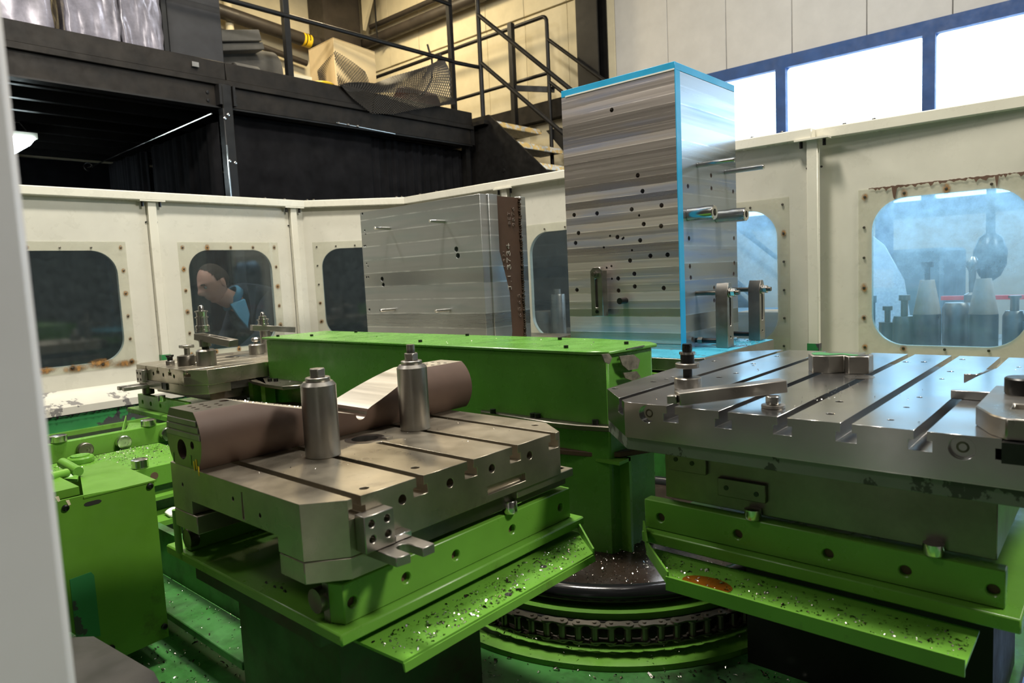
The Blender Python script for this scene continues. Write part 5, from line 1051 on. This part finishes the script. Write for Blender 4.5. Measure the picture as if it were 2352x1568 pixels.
part('shirt_front', prism(nb(), [(2.06, 4.135, -.09), (2.15, 4.12, -.06), (2.165, 4.10, -.16), (2.14, 4.09, -.245), (2.09, 4.10, -.17)], (.02, .06, 0)), 'shirt', mn, bevel=.006)
part('lapel', prism(nb(), [(2.16, 4.105, .03), (2.22, 4.10, .02), (2.19, 4.085, -.13), (2.15, 4.08, -.26), (2.165, 4.09, -.12)], (.01, .012, 0)), 'jacket', mn, bevel=.004)
for s, hp_ in ((-1, (2.02, 4.06, -.42)), (1, (2.05, 4.52, -.44))):    # hands on the ledge, hidden behind the panel
    h_ = Vector(hp_); part('palm', beam(nb(), h_, h_+Vector((-.09, 0, -.02)), .08, .03), 'skin', mn, bevel=.012, seg=2)
    for k in range(4): ln = (.062, .072, .068, .052)[k]; y = h_.y-.03+.02*k; part('finger', tube(nb(), [(h_.x-.085, y, h_.z-.02), (h_.x-.085-ln*.55, y, h_.z-.022), (h_.x-.085-ln, y, h_.z-.040)], .008, 8), 'skin', mn)
    part('thumb', tube(nb(), [(h_.x-.03, h_.y-.04*s*-1, h_.z), (h_.x-.06, h_.y+.062*s, h_.z-.01), (h_.x-.085, h_.y+.065*s, h_.z-.02)], .010, 8), 'skin', mn)
# ================================================================== swarf
def inpoly(poly, x, y):
    c_ = False; n = len(poly)
    for i in range(n):
        (x0, y0), (x1, y1) = poly[i], poly[(i+1) % n]
        if (y0 > y) != (y1 > y) and x < (x1-x0)*(y-y0)/(y1-y0)+x0: c_ = not c_
    return c_
def onpoly(poly, z):
    xs = [p[0] for p in poly]; ys_ = [p[1] for p in poly]
    def f():
        while True:
            x, y = random.uniform(min(xs), max(xs)), random.uniform(min(ys_), max(ys_))
            if inpoly(poly, x, y): return (x, y, z)
    return f
chips('swarf', 'fine metal swarf scattered over the front tray', onpoly([(.535, .757), (.54, .69), (.95, .69), (1.01, .757)], -.4838), 700, .001, .005)
chips('swarf', 'fine metal swarf scattered over the right tray', onpoly([(1.02, .60), (1.0, .595), (.94, .52), (.94, .14), (1.02, .14)], -.4878), 600, .001, .005)
chips('swarf', 'dense steel swarf heaped on the left transfer ledge', lambda: (random.uniform(.45, .93), 2.455-abs(random.gauss(0, .11)) if random.random() < .8 else random.uniform(2.14, 2.45), -.504), 1500, .0015, .005)
chips('swarf', 'loose swarf over the green machine bed', lambda: (random.uniform(.3, 1.6), random.uniform(.3, 2.0), -.799), 7000, .002, .008)
chips('swarf', 'glinting swarf on the oily carousel hub', lambda: (lambda a, r: (CX+r*math.cos(a), CY+r*math.sin(a), -.672))(random.uniform(2.4, 5.4), random.uniform(.15, .40)), 2000, .0015, .005)
chips('swarf', 'a few chips on the green carousel rim', lambda: (lambda a, r: (CX+r*math.cos(a), CY+r*math.sin(a), -.777))(random.uniform(2.6, 5.4), random.uniform(.455, .51)), 300, .0012, .004)
chips('swarf', 'tiny chips on the front pallet beside the forged bar', lambda: (random.uniform(.50, 1.0), random.uniform(.80, 1.06) if random.random() < .4 else random.gauss(1.0, .05), TZ+.0002), 130, .0008, .0025)
chips('swarf', 'dark chips caught on the forged bar', lambda: (lambda x: (x, random.uniform(1.125, 1.165), -.1864-(x-.555)*.27))(random.uniform(.56, .70)), 260, .001, .003)
chips('swarf', 'curled chips on the large T-slot plate', lambda: (random.gauss(1.22, .07), random.gauss(.37, .01), PT+.0005) if random.random() < .55 else (random.uniform(1.0, 1.7), random.uniform(.2, .6), PT+.0005), 150, .001, .003)
chips('swarf', 'sparse chips on the lid of the green housing', lambda: (random.uniform(1.36, 1.57), random.uniform(1.0, 2.4), -.1845), 110, .0015, .004)
chips('swarf', 'swarf on the left rear tray and bracket rings', lambda: (random.uniform(1.26, 1.34), random.uniform(2.17, 2.5), -.339) if random.random() < .4 else (random.uniform(.90, 1.04), random.uniform(2.55, 2.75), -.487), 160, .0015, .004)
chips('swarf', 'dark chips stuck to the cyan tower pallet', lambda: (random.uniform(2.42, 2.66), random.uniform(1.04, 1.15), -.292), 120, .002, .005)
chips('swarf', 'swarf on the black channel below the ledge', lambda: (random.uniform(.4, 1.3), random.uniform(2.7, 3.7), -.659), 160, .002, .005)
chips('swarf', 'chips on the green skid at the lower left', lambda: (random.uniform(.6, .675), random.uniform(1.28, 1.9), -.7195), 160, .001, .004)
